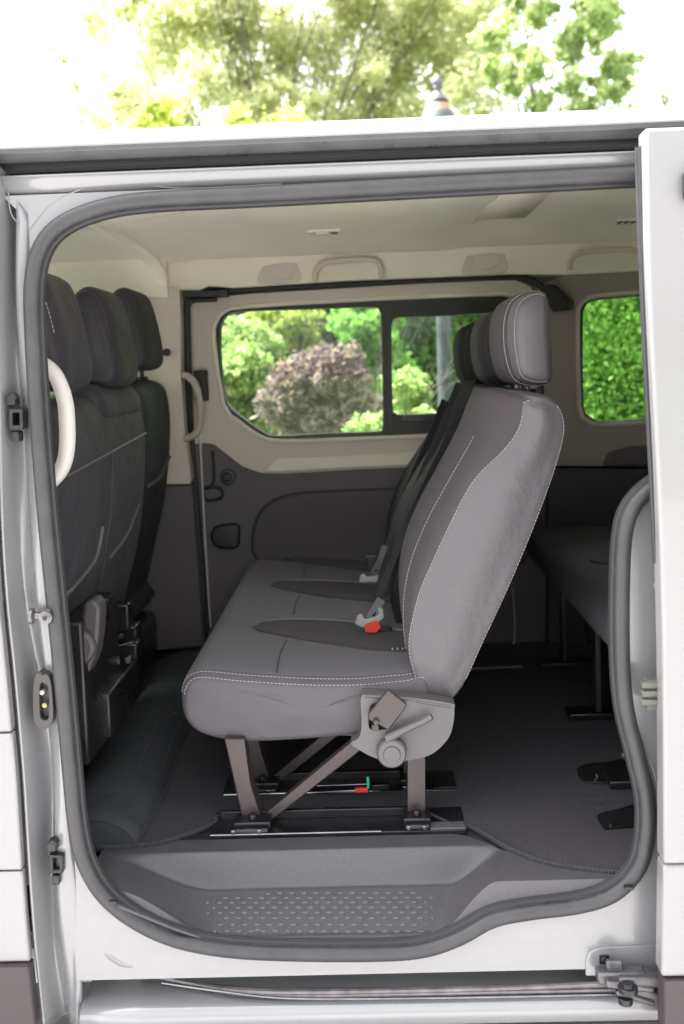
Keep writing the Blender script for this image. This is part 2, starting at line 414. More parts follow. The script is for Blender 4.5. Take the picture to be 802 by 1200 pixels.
mb = MB(); mb.slab(wh, None, -.020, -.016); mb.build('window', GLASS, fdo, smooth=False)
# sill below the opening
mb = MB()
zs0 = XZ(300, 1148, .01)[1]; 
mb.grid(xrun([(p.y, p.z) for p in sm([Vector((0,.012,.376)),Vector((0,.014,.367)),Vector((0,.030,.361)),Vector((0,.10,.360))],4)], XZ(92,1146,.02)[0], 2.3))
mb.build('sill_upper', PAINT, van, sol=.003)
zb = .372
mb = MB(); mb.grid(xrun([(p.y, p.z) for p in sm([Vector((0,.10,.320)),Vector((0,.03,.319)),Vector((0,.0,.316)),Vector((0,-.010,.307)),Vector((0,-.013,.290)),Vector((0,.0,.270)),Vector((0,.05,.265))],4)], XZ(95,1180,.0)[0], 2.3)); mb.build('sill_lower', PAINT, van, sol=.003)
xl = XZ(92,1160,.01)[0]
mb = MB(); mb.box((.7,.104,.338), (3.2,.006,.07)); mb.build('sill_back', mat('zinc', (.4,.42,.43), .4, .3, var=.2, vs=10), van)
# lower rail: curved dark steel tracks
def xz_y(px, py, y): return W(px, py, y)
trk = MB()
for (off, rr, yy) in ((0,.0055,.0), (8,.0035,.008), (14,.0040,-.002)):
    trk.tube(sm([Vector((p_.x, p_.y, max(p_.z, .3235+rr))) for p_ in [W(165,1151+off*.2,.085), W(210,1154+off*.6,.055), W(270,1160+off*.8,.02+yy), W(340,1163+off,.006+yy), W(480,1161+off,.004+yy), W(600,1158+off,.004+yy), W(740,1152+off,.004+yy), W(900,1146+off,.006+yy)]], 6), rr, 8)
lr = trk.build('lower_rail', mat('rail_steel', (.16,.14,.145), .4, .5, var=.3, vs=40), van)
mb = MB(); mb.tube(sm([W(190,1152,.06), W(260,1162,.01), W(340,1170,-.004), W(480,1170,-.006), W(700,1166,-.006), W(900,1160,-.006)], 6), .0022, 6); mb.build('rail_edge', STEEL, lr)
mb = MB(); mb.grid([[W(700,1158,.010), W(300,1158,.012), W(240,1153,.035)], [W(700,1167,.010), W(300,1169,.012), W(240,1160,.035)]]) ; mb.build('rail_web', BLKM, lr, sol=.002)
# lower arm / roller carriage
rc = MB()
rc.box(W(720,1134,-.02), (.030,.012,.030)); rc.box(W(727,1142,-.02), (.085,.03,.022)); rc.box(W(748,1146,-.03), (.075,.035,.020)); rc.box(W(737,1152,-.035), (.085,.03,.013), Matrix.Rotation(R(8),3,'Y'))
rc.box(W(742,1163,-.03), (.07,.04,.010), Matrix.Rotation(R(18),3,'Y')); rc.box(W(760,1166,-.035), (.10,.02,.028), Matrix.Rotation(R(28),3,'Y'))
rco = rc.build('roller_carriage', mat('carriage_metal', (.11,.105,.112), .4, .6, var=.25, vs=60), van, bevel=.004)
mb = MB(); mb.lathe([(.002,-.0),(.017,.0),(.017,.010),(.010,.011),(.010,.016),(.002,.016)], W(736,1157,-.06)-Vector((0,0,.008)), 'Z', 18); mb.lathe([(.001,-.012),(.013,-.012),(.013,0),(.001,0)], W(733,1168,-.045), 'Z', 16); mb.split('roller', BLKM, rco, bevel=.001)
mb = MB(); mb.box(W(708,1124,.008), (.017,.006,.017)); mb.lathe([(.001,-.006),(.0055,-.005),(.0055,0),(.001,0)], W(708,1124,.004), 'Y', 12); mb.split('bolt', BLKM, van, bevel=.001)
mb = MB(); mb.slab(XZs([(686,1143),(686,1124),(690,1115),(699,1110),(720,1108),(810,1104),(810,1140)], .012), None, .008, .014); mb.build('pocket_pressing', PAINT, van, bevel=.004, seg=4)
# step jamb at the right: inner curve beside the seal
mb = MB(); mb.tube(sm(Ws([(742,838),(750,860),(762,892),(770,925),(773,960)], .011),6), .004, 8, flat=.5); mb.build('arch_pressing', PAINT, van)
mb = MB(); mb.tube(sm(Ws([(120,1112),(130,1120),(148,1130),(175,1131)], .0165),6), [.002,.003,.004,.005,.006,.006,.007,.007,.007,.007,.007,.007,.006,.006,.005,.004,.004,.003,.002], 8, flat=1); mb.build('sill_emboss', PAINT, van)

# sliding door, pushed back: leading edge from (750,150) to (775,1130)
EY = -.085
edge = XZs([(756,150),(757,200),(759,300),(763,400),(769,520),(774,640),(777,760),(778,900),(778,1020),(776,1146)], EY)
def sd_poly(z0, z1, dx=0):
    pts = [(p[0]+dx, p[1]) for p in edge]
    def xat(z):
        for a_, b_ in zip(pts, pts[1:]):
            if b_[1] <= z <= a_[1]: t = (a_[1]-z)/(a_[1]-b_[1]); return a_[0]+(b_[0]-a_[0])*t
        return pts[0][0] if z > pts[0][1] else pts[-1][0]
    n = 20
    return [(1.52, z0), (1.52, z1)][::-1] + [(1.52, z0)][:0] + [(xat(z0+(z1-z0)*i/n), z0+(z1-z0)*i/n) for i in range(n+1)][:0] + [(1.52, z0)] + [(xat(z0+(z1-z0)*i/n), z0+(z1-z0)*i/n) for i in range(n+1)]
def sdp(z0, z1, dx=0):
    p = sd_poly(z0, z1, dx)[1:]   # (1.52,z0) twice removed
    p = [q for i, q in enumerate(p) if i == 0 or (abs(q[0]-p[i-1][0])+abs(q[1]-p[i-1][1])) > 1e-6]
    return [(1.52, z1)] + p
zt_ = edge[0][1]; z1019 = XZ(790,1014,EY)[1]; z1148 = XZ(790,1147,EY)[1]
wd = [(.72,1.32),(1.36,1.32),(1.40,1.36),(1.40,1.70),(1.36,1.74),(.72,1.74),(.68,1.70),(.68,1.36)]
mb = MB(); mb.slab(sdp(z1019+.001, zt_), [wd], EY, EY+.045); mb.slab(sdp(z1148+.001, z1019-.001), None, EY+.002, EY+.045)
sdo = mb.build('sliding_door', WHITEP, van, bevel=.006, seg=3)
mb = MB(); mb.slab(sdp(z1148-.12, z1148-.0015, .002), None, EY-.008, EY+.04); mb.build('lower_trim', LOWTRIM, sdo, bevel=.005, seg=3)
mb = MB(); mb.slab(wd, None, EY+.015, EY+.02); mb.build('window', GLASS, sdo, smooth=False)
mb = MB(); pth = [Vector((x_+.004, EY+.035, z_)) for x_, z_ in edge[1:8]]
pth = sm(Ws([(752,172),(753,220),(756,300),(760,400),(765,500),(770,600),(773,660)], EY+.03), 6)
mb.tube(pth, .0075, 8, flat=.8); mb.build('edge_seal', RUBK, sdo)
mb = MB(); mb.tube([p+Vector((-.006,.004,0)) for p in pth], .004, 8); mb.build('edge_seal', RUB, sdo)
mb = MB(); 
hx, hz = XZ(812, 217, EY-.012); mb.box((hx, EY-.014, hz), (.03,.03,.05)); mb.build('handle', BLK, sdo, bevel=.01, seg=3)
mb = MB(); mb.box(W(766,812,-.03), (.030,.03,.052)); 
for k in range(3): mb.box(W(762,802+k*10,-.045), (.03,.014,.010))
mb.split('door_buffer', STRIKER, van, bevel=.002)
mb = MB(); mb.lathe([(.001,-.006),(.006,-.005),(.008,.0),(.001,.0)], W(771,686,.0), 'Y', 14); mb.build('cover_plug', WHITEP, van)
# jamb fittings
mb = MB(); mb.lathe([(.001,-.002),(.014,-.002),(.014,.004),(.009,.006),(.0065,.008),(.0065,.024),(.011,.026),(.0135,.029),(.0135,.035),(.010,.037),(.004,.037),(.004,.034),(.001,.034)], W(37,722,-.012), 'X', 20)
st = mb.build('striker_pin', mat('striker_metal', (.16,.15,.15), .35, .7, var=.15, vs=60), van)
mb = MB(); mb.lathe([(.001,-.016),(.004,-.016),(.0115,-.013),(.0125,-.006),(.0115,.002),(.001,.002)], W(56,722,-.012), 'Y', 18); hd_ = mb.build('pin_head', st.data.materials[0], st)
mb = MB(); mb.lathe([(.001,-.0175),(.0042,-.0175),(.0042,-.013),(.001,-.013)], W(56,722,-.012), 'Y', 10); mb.build('pin_socket', BLK, st)
mb = MB(); 
o_ = XZs([(43,790),(52,788),(60,795),(63,820),(63,842),(56,853),(46,852),(41,840),(40,810)], .0)
i_ = XZs([(48,802),(54,800),(58,806),(59,832),(57,842),(51,842),(48,835)], .0)
mb.slab([tuple(p) for p in [ (v.x, v.y) for v in sm([Vector((a_,b_,0)) for a_,b_ in o_],4,True)]], [[(v.x,v.y) for v in sm([Vector((a_,b_,0)) for a_,b_ in i_],4,True)]], -.006, .03)
lt = mb.build('latch_bezel', mat('bezel', (.05,.047,.046), .5, .2, var=.15, vs=60), van, bevel=.002)
mb = MB(); mb.slab(i_, None, .008, .012); mb.build('latch_back', BLK, lt)
for (a_, b_) in ((50,811),(53,826)):
    mb = MB(); mb.lathe([(.001,-.006),(.0045,-.004),(.0045,.012),(.001,.012)], W(a_, b_, .0), 'Y', 10); mb.build('contact_pin', mat('nylon_pin', (.3,.29,.27), .5) if b_ == 811 else mat('brass', (.3,.26,.12), .4, .5), lt)
for (px0, py0, k) in ((20,490,1),(67,1010,.95)):
    mb = MB(); c = W(px0, py0, .0)
    mb.slab([(c.x-.014,c.z-.02*k),(c.x+.012,c.z-.02*k),(c.x+.014,c.z+.016*k),(c.x-.012,c.z+.018*k)], [[(c.x-.006,c.z-.012),(c.x+.006,c.z-.012),(c.x+.007,c.z+.010),(c.x-.005,c.z+.010)]], -.008, .03)
    mb.box((c.x-.006,.004,c.z+.031), (.016,.03,.016)); mb.box((c.x-.003,.006,c.z-.032), (.014,.025,.018)); mb.lathe([(.001,-.01),(.008,-.01),(.009,.01),(.001,.01)], (c.x-.004,.0,c.z+.036), 'Y', 12)
    mb.split('door_catch', BLKM, van, bevel=.0025)

# ---------------- step well (moulded height field)
FZ = .522
def sstep(a_, b_, x):
    t = min(max((x-a_)/(b_-a_), 0), 1); return t*t*(3-2*t)
X_ = lambda px: XZ(px, 1080, .03)[0]
def back_y(x):                          # rear edge of the moulding
    return .215 - .105*sstep(XZ(530,1000,.15)[0], XZ(625,1000,.15)[0], x)
xa0, xa1, xb0, xb1 = X_(128), X_(258), X_(512), X_(592)
def step_z(x, y):
    lx = sstep(xa0, xa1, x + (y-.05)*.35); rx = 1 - sstep(xb0, xb1, x - (y-.05)*.30)
    by = 1 - sstep(.136, .162, y)
    d = (.064 + .36*max(.13-y, 0)) * lx * rx * by
    z = FZ + .006 - d
    z += .004*sstep(.164, .17, y) * 0
    z += .006*(1-sstep(.020, .034, y))*lx*rx     # front lip
    z -= .02*(1-sstep(-.004,.006,y))*rx*lx*0
    return z
rows = []; nx, nyy = 230, 64
x0_, x1_ = XZ(88,1000,.0)[0], XZ(770,1000,.0)[0]
hx_ = {}
def seal_bottom(x):
    zz = [h[1] for h in hole if abs(h[0]-x) < .012]; return min(zz) if zz else .5
sb = [max(seal_bottom(x0_+(x1_-x0_)*i/nx), .44) for i in range(nx+1)]
for j in range(nyy+1):
    row = []
    for i in range(nx+1):
        x = x0_+(x1_-x0_)*i/nx; y = .018 + (back_y(x)-.018)*j/nyy; row.append((x, y, step_z(x, y)))
    rows.append(row)
for dz in (.02,):     # turned-down back and front edges
    rows.append([(p[0], p[1]+.002, p[2]-.012) for p in rows[-1]])
    rows.insert(0, [(p[0], p[1]-.004, min(p[2]-.03, sb[i]-.002) if True else 0) for i, p in enumerate(rows[0])])
mb = MB(); mb.grid(rows); stp = mb.build('step', STEP, van, angle=60)
mb = MB()
for j, py in enumerate((1046,1052,1058,1064.5,1071,1078,1085,1092,1100)):
    k0 = 0
    n_ = 20
    for i in range(n_):
        px = 243 + i*14.2 + (7.1 if j % 2 else 0) + j*.3
        if i in (0,) and j in (0,1,5,6): continue
        if px > 512 or (px > 495 and j in (0,)): continue
        p = F(px, py, FZ-.07)
        for _ in range(5): p = F(px, py, step_z(p.x, max(p.y, .018)))
        if p.y > .132 or p.y < .024: continue
        zz = step_z(p.x, p.y); l = .0072 if 255 < px < 495 else .004
        mb.add([(p.x-l, p.y, zz), (p.x-l*.6, p.y-.003, zz), (p.x+l*.6, p.y-.003, zz), (p.x+l, p.y, zz), (p.x+l*.6, p.y+.003, zz), (p.x-l*.6, p.y+.003, zz),
                (p.x-l*.6, p.y, zz+.0028), (p.x+l*.6, p.y, zz+.0028)], [(0,1,6),(1,2,7,6),(2,3,7),(3,4,7),(4,5,6,7),(5,0,6)])
mb.build('tread_grip', mat('grip', (.060,.056,.064), .38), stp, smooth=False)
# thin raised ridge at the left curve of the step
mb = MB(); 
def onstep(px, py):
    p = F(px, py, FZ-.03)
    for _ in range(8): p = F(px, py, step_z(p.x, max(p.y, .018)))
    return p
mb.tube(sm([onstep(140,1062), onstep(170,1074), onstep(205,1088), onstep(240,1100)], 6), .004, 8, flat=.7); mb.build('step_ridge', STEP, stp)
mb = MB(); mb.box(onstep(133,1059)+Vector((0,0,.003)), (.014,.01,.006)); mb.box(F(737,1040,FZ+.008), (.016,.012,.006)); mb.split('clip', BLK, stp, bevel=.001)

# ---------------- floor
mb = MB(); mb.hslab([(-2.0,.112),(2.28,.112),(2.28,1.70),(-2.0,1.70)], None, .40, .43); mb.build('underfloor', DARKT, van)
mb = MB()
fo = [(-2.0,.215),(XZ(530,1000,.15)[0],.217)] + [(x, back_y(x)+.003) for x in np.linspace(XZ(530,1000,.15)[0]+.01, XZ(765,1000,.15)[0], 16)] + [(2.28,.10),(2.28,1.69),(-2.0,1.69)]
mb.hslab(fo, None, .51, FZ); floor = mb.build('floor', mat('floor_vinyl', (.03,.029,.033), .5, bump=[(400,.5,.002)], var=.2, vs=30), van)

# ---------------- far side wall
FY = 1.66
def rr(pts, n=4): return [(v.x, v.y) for v in sm([Vector((a_, b_, 0)) for a_, b_ in pts], n, True)]
winF = XZs([(251,400),(253,378),(264,364),(290,359),(400,352),(560,345),(598,346),(604,362),(606,480),(596,503),(520,510),(400,515),(330,517),(306,512),(280,494),(262,474)], FY)
winR = XZs([(677,380),(679,360),(690,349),(720,345),(770,341),(830,336),(840,348),(842,470),(832,488),(770,494),(705,498),(688,492),(679,475)], FY)
winD = [( -1.62,1.28),(-.74,1.28),(-.70,1.31),(-.70,1.72),(-.73,1.75),(-1.2,1.75),(-1.40,1.66)]
winFr, winRr = rr(winF, 2), rr(winR, 2)
mb = MB(); mb.slab([(-2.0,.33),(-2.0,1.80),(2.3,1.80),(2.3,.33)], [winFr, winRr, winD], FY+.06, FY+.10); mb.build('far_body_side', WHITEP, van, bevel=.003)
# black window surround, panes and divider
def frame(name, outer, panes, y0, y1, m, parent=van, bevel=.002):
    mb = MB(); mb.slab(outer, panes, y0, y1); return mb.build(name, m, parent, bevel=bevel)
p1 = rr(XZs([(258,392),(262,374),(274,366),(300,364),(370,362),(435,360),(445,365),(447,380),(449,480),(448,502),(440,506),(380,508),(325,511),(308,506),(285,490),(266,472),(260,440)], FY+.01), 3)
p2 = rr(XZs([(459,395),(460,378),(468,372),(520,370),(570,367),(592,368),(596,380),(597,470),(590,480),(540,483),(475,486),(464,484),(460,474)], FY+.01), 3)
fr = frame('window_frame', winFr, [p1, p2], FY+.005, FY+.055, BLK)
for p_ in (p1, p2):
    mb = MB(); mb.slab(p_, None, FY+.03, FY+.034); mb.build('pane', GLASS, fr, smooth=False)
mb = MB(); mb.slab(XZs([(470,486),(510,485),(511,493),(471,494)], FY), None, FY-.012, FY+.006); mb.build('window_catch', mat('catch', (.05,.055,.06), .25), fr, bevel=.003)
mb = MB(); mb.slab(XZs([(452,366),(458,366),(461,506),(454,507)], FY), None, FY-.003, FY+.008); mb.build('divider_rib', BLK, fr, bevel=.001)
p3 = rr(XZs([(683,382),(685,362),(694,353),(722,349),(770,345),(826,340),(834,350),(836,468),(828,484),(770,490),(708,494),(692,488),(684,473)], FY+.01), 3)
fr2 = frame('window_frame', winRr, [p3], FY+.005, FY+.055, BLK)
mb = MB(); mb.slab(p3, None, FY+.03, FY+.034); mb.build('pane', GLASS, fr2, smooth=False)
fr3 = MB(); wd3 = [(x*1.0, z) for x, z in winD]; fr3.slab(winD, None, FY+.075, FY+.079); fr3.build('front_side_window', GLASS, van, smooth=False)
# beige lips round the windows
def lip_(pts, y, r, m, name='window_lip', closed=True):
    mb = MB(); mb.tube([Vector((x, y, z)) for x, z in pts], r, 8, closed); mb.build(name, m, van)
lip_(winFr, FY-.004, .008, BEIGEL); lip_(winRr, FY-.004, .008, BEIGE)
# upper beige door trim
BL = [(228,520),(242,519),(252,521),(266,532),(284,546),(305,554),(330,555),(420,550),(520,546),(625,541)]
upper = XZs([(224,360),(232,350),(300,344),(600,326),(622,336),(630,360),(628,540)], FY) + XZs(list(reversed(BL)), FY)
mb = MB(); mb.slab(upper, [winFr], FY-.004, FY+.05); mb.build('door_trim', BEIGE, van, bevel=.003)
mb = MB(); mb.slab(XZs([(318,544),(326,537),(420,533),(540,527),(625,523),(625,538),(520,543),(420,547),(330,552),(312,552)], FY-.012), None, FY-.016, FY+.0); mb.build('trim_inlay', BEIGEL, van, bevel=.004, seg=3)
# lower grey door panel
lo = XZs(BL, FY) + XZs([(640,541),(640,800),(250,800),(246,735)], FY)
mb = MB(); mb.slab(lo, None, FY-.002, FY+.05); dp = mb.build('door_panel', PANEL, van, bevel=.004)
mb = MB(); pk = rr(XZs([(296,645),(298,618),(308,596),(330,582),(370,576),(470,572),(610,566),(612,660),(480,662),(330,658),(304,657)], FY), 4)
P_ = ccw(resample([Vector((a_, b_, 0)) for a_, b_ in pk], 60, True)) if False else ccw([(v.x, v.y) for v in resample([Vector((a_, b_, 0)) for a_, b_ in pk], 60, True)])
soft_mesh(mb, soft_rings(P_, FY-.026, FY+.03, .014, .014, 4, 1, .002)); mb.build('panel_bolster', mat('bolster', (.078,.068,.075), .7, bump=[(500,.3,.0015)]), dp)
mb = MB(); mb.tube([Vector((v[0], FY-.005, v[1])) for v in P_], .004, 6, True); mb.build('panel_groove', BLK, dp)
mb = MB(); hd = ccw([(v.x, v.y) for v in resample([Vector((a_, b_, 0)) for a_, b_ in rr(XZs([(248,628),(252,617),(264,613),(281,614),(282,628),(280,640),(264,642),(253,638)], FY), 4)], 30, True)])
soft_mesh(mb, soft_rings(hd, FY-.03, FY+.0, .012, .010, 4, 1, .001)); mb.build('pull_cup', BLK, dp)
mb = MB(); c = W(267,559,FY-.004); mb.lathe([(.001,-.012),(.012,-.012),(.014,-.005),(.026,-.004),(.028,.003),(.001,.003)], c, 'Y', 24); mb.box(c+Vector((0,-.014,0)), (.006,.008,.016)); mb.build('lock_dial', BLK, dp, bevel=.001)
mb = MB(); mb.tube(sm(Ws([(240,572),(256,571),(261,577),(258,584),(244,586),(239,580)], FY-.008),4,True), .0055, 8, True); mb.tube(sm(Ws([(249,528),(251,550),(250,566),(243,573)], FY-.01),5), [.004]*16, 8); mb.split('release_lever', BLK, dp)
# door gap on the far side: black rubber and bright strip
mb = MB(); mb.tube(sm(Ws([(640,345),(634,335),(618,326),(590,325),(400,333),(270,340),(228,346),(219,358),(219,400),(222,470),(228,560),(235,650),(243,738)], FY-.012),6), .0095, 8); mb.build('far_door_seal', RUBK, van)
mb = MB(); mb.tube(sm(Ws([(228,362),(229,420),(234,500),(237,560),(241,640),(247,735)], FY-.012),6), .0035, 8); mb.build('bright_strip', mat('bright_strip', (.62,.58,.55), .35, .2), van)
mb = MB(); mb.box(W(243,345,FY-.05), (.14,.05,.022)); mb.box(W(240,352,FY-.04), (.08,.03,.012)); mb.split('upper_hinge', BLK, van, bevel=.003)
mb = MB(); mb.box(W(236,452,FY-.03), (.045,.03,.10)); mb.build('latch_block', BLK, van, bevel=.004)
# far B pillar trim
PY = FY-.05
bpil = XZs([(196,338),(212,340),(214,380),(214,440),(218,500),(226,560),(224,566),(206,566),(150,566),(150,338)], PY)
mb = MB(); mb.slab(bpil, None, PY-.03, PY+.04); mb.build('pillar_trim', BEIGE, van, bevel=.012, seg=4)
mb = MB(); mb.slab(XZs([(120,568),(226,568),(232,640),(241,756),(120,766)], PY), None, PY-.02, PY+.06); mb.build('lower_pillar_trim', PANEL, van, bevel=.006)
mb = MB(); mb.slab(XZs([(20,505),(150,505),(150,800),(20,800)], FY), None, FY-.02, FY+.06); mb.slab([(-2.0,.5),(-.90,.5),(-.90,1.28),(-2.0,1.28)], None, FY-.02, FY+.05); mb.build('front_door_panel', DARKT, van, bevel=.004)
mb = MB(); mb.tube(sm(Ws([(214,440),(220,441),(229,450),(234,470),(235,490),(231,506),(222,513),(216,514)], PY-.055),5), [.010]+[.0115]*34+[.010], 10); mb.build('grab_handle', mat('grab_grey', (.42,.38,.34), .5), van)
mb = MB(); mb.lathe([(.001,-.012),(.012,-.01),(.014,.01),(.001,.01)], W(196,413,PY-.03), 'Y', 16); mb.build('belt_anchor', BLK, van)
# rear quarter trims
rq = XZs([(634,335),(660,322),(790,306),(900,300),(900,548),(640,545)], FY)
mb = MB(); mb.slab(rq, [winRr], FY-.006, FY+.052); mb.build('quarter_trim', mat('quarter_beige', (.30,.265,.235), .65, var=.05, vs=4), van, bevel=.004)
mb = MB(); mb.slab(XZs([(640,548),(900,550),(900,830),(640,790)], FY), None, FY-.03, FY+.05); mb.slab([(1.2,.5),(2.3,.5),(2.3,1.78),(1.2,1.78)], [[(1.35,1.3),(2.0,1.3),(2.0,1.72),(1.35,1.72)]], FY-.0, FY+.05); mb.build('quarter_lower_trim', DARKT, van, bevel=.006)
mb = MB(); mb.slab(XZs([(705,545),(712,530),(735,523),(790,520),(790,545)], FY), None, FY-.028, FY+.0); mb.build('arm_rest_cap', PANEL, van, bevel=.006)
mb = MB(); mb.add([W(639,333,FY-.02),W(652,334,FY-.02),W(674,353,FY-.02),W(673,363,FY-.02),W(648,366,FY-.02),W(640,352,FY-.02),
                   W(639,333,FY-.11),W(650,334,FY-.11),W(667,353,FY-.11),W(666,363,FY-.11),W(648,366,FY-.11),W(640,352,FY-.11)],
                  [(0,1,2,3,4,5),(6,7,8,9,10,11),(0,1,7,6),(1,2,8,7),(2,3,9,8),(3,4,10,9),(4,5,11,10),(5,0,6,11)]); mb.build('belt_reel_cover', BLK, van, bevel=.005)
# floor-level far trims
mb = MB(); mb.tube(sm(Ws([(601,690),(603,730),(602,755),(597,770),(589,776)], FY-.06),5), .004, 8); mb.build('hanging_strap', mat('strap', (.3,.3,.33), .6), van)
mb = MB(); mb.tube([F(548,784,.56), F(612,781,.56)], .004, 6); mb.build('floor_trim', TRIM, van)

# ---------------- headliner
def head_z(x, y):
    d = max(0, y-1.22)/.40; z = 1.885 - .058*min(d, 1)**2.0
    z -= .07*sstep(.20, .03, y)
    fr_ = sstep(-.50, -.66, x)
    z -= .010*fr_
    if x > .28: z += .006*sstep(.28,.32,x)
    return z
rows = []
for j in range(41):
    y = .03 + (1.63-.03)*j/40
    rows.append([(x, y, head_z(x, y)) for x in np.linspace(-1.75, 2.28, 120)])
mb = MB(); mb.grid(rows); hl = mb.build('headliner', HEAD, van, sol=.004)
# cove panel above the far door with its recesses
cv = MB(); 
cv.slab(XZs([(150,318),(182,303),(196,303),(222,306),(250,300),(290,296),(560,280),(780,268),(900,260),(900,310),(660,323),(600,322),(400,330),(275,338),(246,336),(236,341),(190,340),(150,340)], FY-.02), None, FY-.05, FY+.03)
cv.build('cove_panel', BEIGEL, van, bevel=.010, seg=3)
for (xs, ys, n_) in (((305,350),(312,332),0), ((544,592),(300,322),0)):
    mb = MB(); mb.slab(rr(XZs([(xs[0],ys[1]),(xs[0]+2,ys[0]+4),(xs[0]+8,ys[0]),(xs[1]-6,ys[0]-2),(xs[1],ys[0]+2),(xs[1],ys[1]-2)], FY-.05), 3), None, FY-.058, FY-.04); mb.slab(rr(XZs([(xs[0]+12,ys[0]),(xs[1]-6,ys[0]-2),(xs[1]-10,ys[0]+12),(xs[1]-18,ys[0]+15),(xs[0]+18,ys[0]+14)], FY-.06), 3), None, FY-.064, FY-.05)
    mb.build('coat_hook_cover', BEIGE, van, bevel=.003)
for pts in ([(370,330),(371,318),(380,309),(400,306),(430,304),(442,307),(447,316),(447,326)], [(668,316),(669,305),(678,297),(700,294),(735,292),(748,296),(752,308),(752,314)]):
    mb = MB(); mb.tube(sm(Ws(pts, FY-.075),6), .009, 10); gh = mb.build('ceiling_handle', BEIGE, van)
mb = MB(); 
for (cx_, cy_) in ((322,293),(608,275)):
    c = F(cx_, cy_, 1.868); mb.add([c+Vector((-.055,0,-.012)), c+Vector((.055,0,-.012)), c+Vector((0,.09,-.01)), c+Vector((-.04,0,.02)), c+Vector((.04,0,.02)), c+Vector((0,.09,.012))], [(0,1,2),(3,5,4),(0,3,4,1),(1,4,5,2),(2,5,3,0)])
mb.split('belt_guide_recess', mat('recess', (.40,.29,.25), .7), van, bevel=.002)
def ceil(px, py):
    p = F(px, py, 1.88)
    for _ in range(12): p = F(px, py, head_z(p.x, p.y))
    return p
mb = MB(); c = ceil(380,269); mb.box(c+Vector((0,0,-.004)), (.10,.045,.012)); dl = mb.build('dome_light', BEIGEL, van, bevel=.004)
mb = MB(); mb.box(c+Vector((-.006,0,-.012)), (.035,.03,.006)); mb.build('lens', mat('lens', (.75,.75,.7), .2), dl, bevel=.002)
mb = MB(); mb.box(c+Vector((.03,0,-.012)), (.02,.02,.005)); mb.build('switch', TRIM, dl, bevel=.001)
mb = MB(); c = ceil(738,256); mb.box(c+Vector((0,0,-.004)), (.10,.05,.012)); v_ = mb.build('ceiling_vent', BEIGEL, van, bevel=.004)
for k in range(4):
    mb = MB(); mb.box(c+Vector((-.03+.02*k,0,-.012)), (.006,.04,.004)); mb.build('slat', TRIM, v_)
# moulded ribs of the headliner
def ceil_rib(pts, r, name='headliner_rib', m=HEAD, flat=.35):
    mb = MB(); P = sm([ceil(*p)+Vector((0,0,.0)) for p in pts], 6); mb.tube(P, r, 10, flat=flat, up=(0,0,1)) if False else mb.tube(P, r, 10); mb.build(name, m, van)
ceil_rib([(112,262),(130,270),(150,284),(172,303),(186,316)], .010)
ceil_rib([(70,268),(120,262),(190,250),(215,246)], .008, m=BEIGE)
mb = MB(); P0 = [ceil(588,226), ceil(560,250), ceil(530,285)]; P1 = [ceil(645,223), ceil(620,248), ceil(585,278)]
mb.grid([[p+Vector((0,0,-.004)) for p in P0], [p+Vector((0,0,-.004)) for p in P1]]); mb.build('air_duct_cover', mat('duct', (.60,.55,.46), .8), van, sol=.003)
mb = MB(); mb.tube(sm([W(100,252,.95), W(120,264,1.15), W(150,284,1.38), W(172,301,1.50), W(186,317,1.55), W(192,335,1.585), W(196,352,1.61)], 6), .020, 12); mb.build('headliner_beam', HEAD, van)
# front header with sun-visor zone, driver side
mb = MB(); mb.slab(XZs([(-200,270),(60,282),(110,288),(150,292),(196,300),(200,350),(150,348),(110,345),(60,346),(-200,356)], 1.60), None, 1.56, 1.64); mb.build('door_header_trim', BEIGEL, van, bevel=.01, seg=3)
# ends of the van: bulkhead, windscreen, tail
mb = MB(); mb.box((-2.0,.86,.72), (.05,1.7,.8)); mb.build('dashboard', DARKT, van, bevel=.03, seg=3)
mb = MB(); mb.add([(-2.1,.05,1.12),(-2.1,1.7,1.12),(-1.74,1.62,1.86),(-1.74,.12,1.86)], [(0,1,2,3)]); mb.build('windscreen', GLASS, van, sol=.005, smooth=False)
mb = MB(); mb.slab([(.03,.35),(1.74,.35),(1.72,1.86),(.06,1.86)], [[(.2,1.25),(1.55,1.25),(1.52,1.7),(.23,1.7)]], 2.28, 2.31, lambda u, v, w_: (w_, u, v)); td = mb.build('tailgate', WHITEP, van, bevel=.005)
mb = MB(); mb.slab([(.2,1.25),(1.55,1.25),(1.52,1.7),(.23,1.7)], None, 2.29, 2.295, lambda u, v, w_: (w_, u, v)); mb.build('window', GLASS, td, smooth=False)
for (x, y) in ((-1.95,.02),(-1.95,1.56),(1.62,.06),(1.62,1.56)):
    mb = MB(); mb.lathe([(.19,.0),(.30,.0),(.325,.03),(.325,.15),(.30,.18),(.19,.18)], (x, y, .325), 'Y', 40); wh_ = mb.build('wheel', RUBK, van)
    mb = MB(); mb.lathe([(.02,.0),(.06,.0),(.17,.02),(.19,.0),(.19,.17),(.02,.17)], (x, y+.004, .325), 'Y', 30); mb.build('rim', ALU, wh_)
# near grab handle (cream)
HY = .13
mb = MB(); mb.tube(sm(Ws([(40,423),(52,427),(66,441),(76,468),(79,500),(78,530),(72,550),(60,565),(50,574)], HY),6), [.010+.0035*math.sin(PI*min(i/48,1))+.002 for i in range(49)], 12); mb.build('grab_handle', CREAM, van)
mb = MB(); mb.slab([(-2,.5),(XZ(36,500,.1)[0],.5),(XZ(36,500,.1)[0],1.80),(-2,1.80)], [[(-1.5,1.3),(-.85,1.3),(-.85,1.72),(-1.5,1.72)]], .10, .12); mb.build('near_pillar_trim', BEIGE, van)

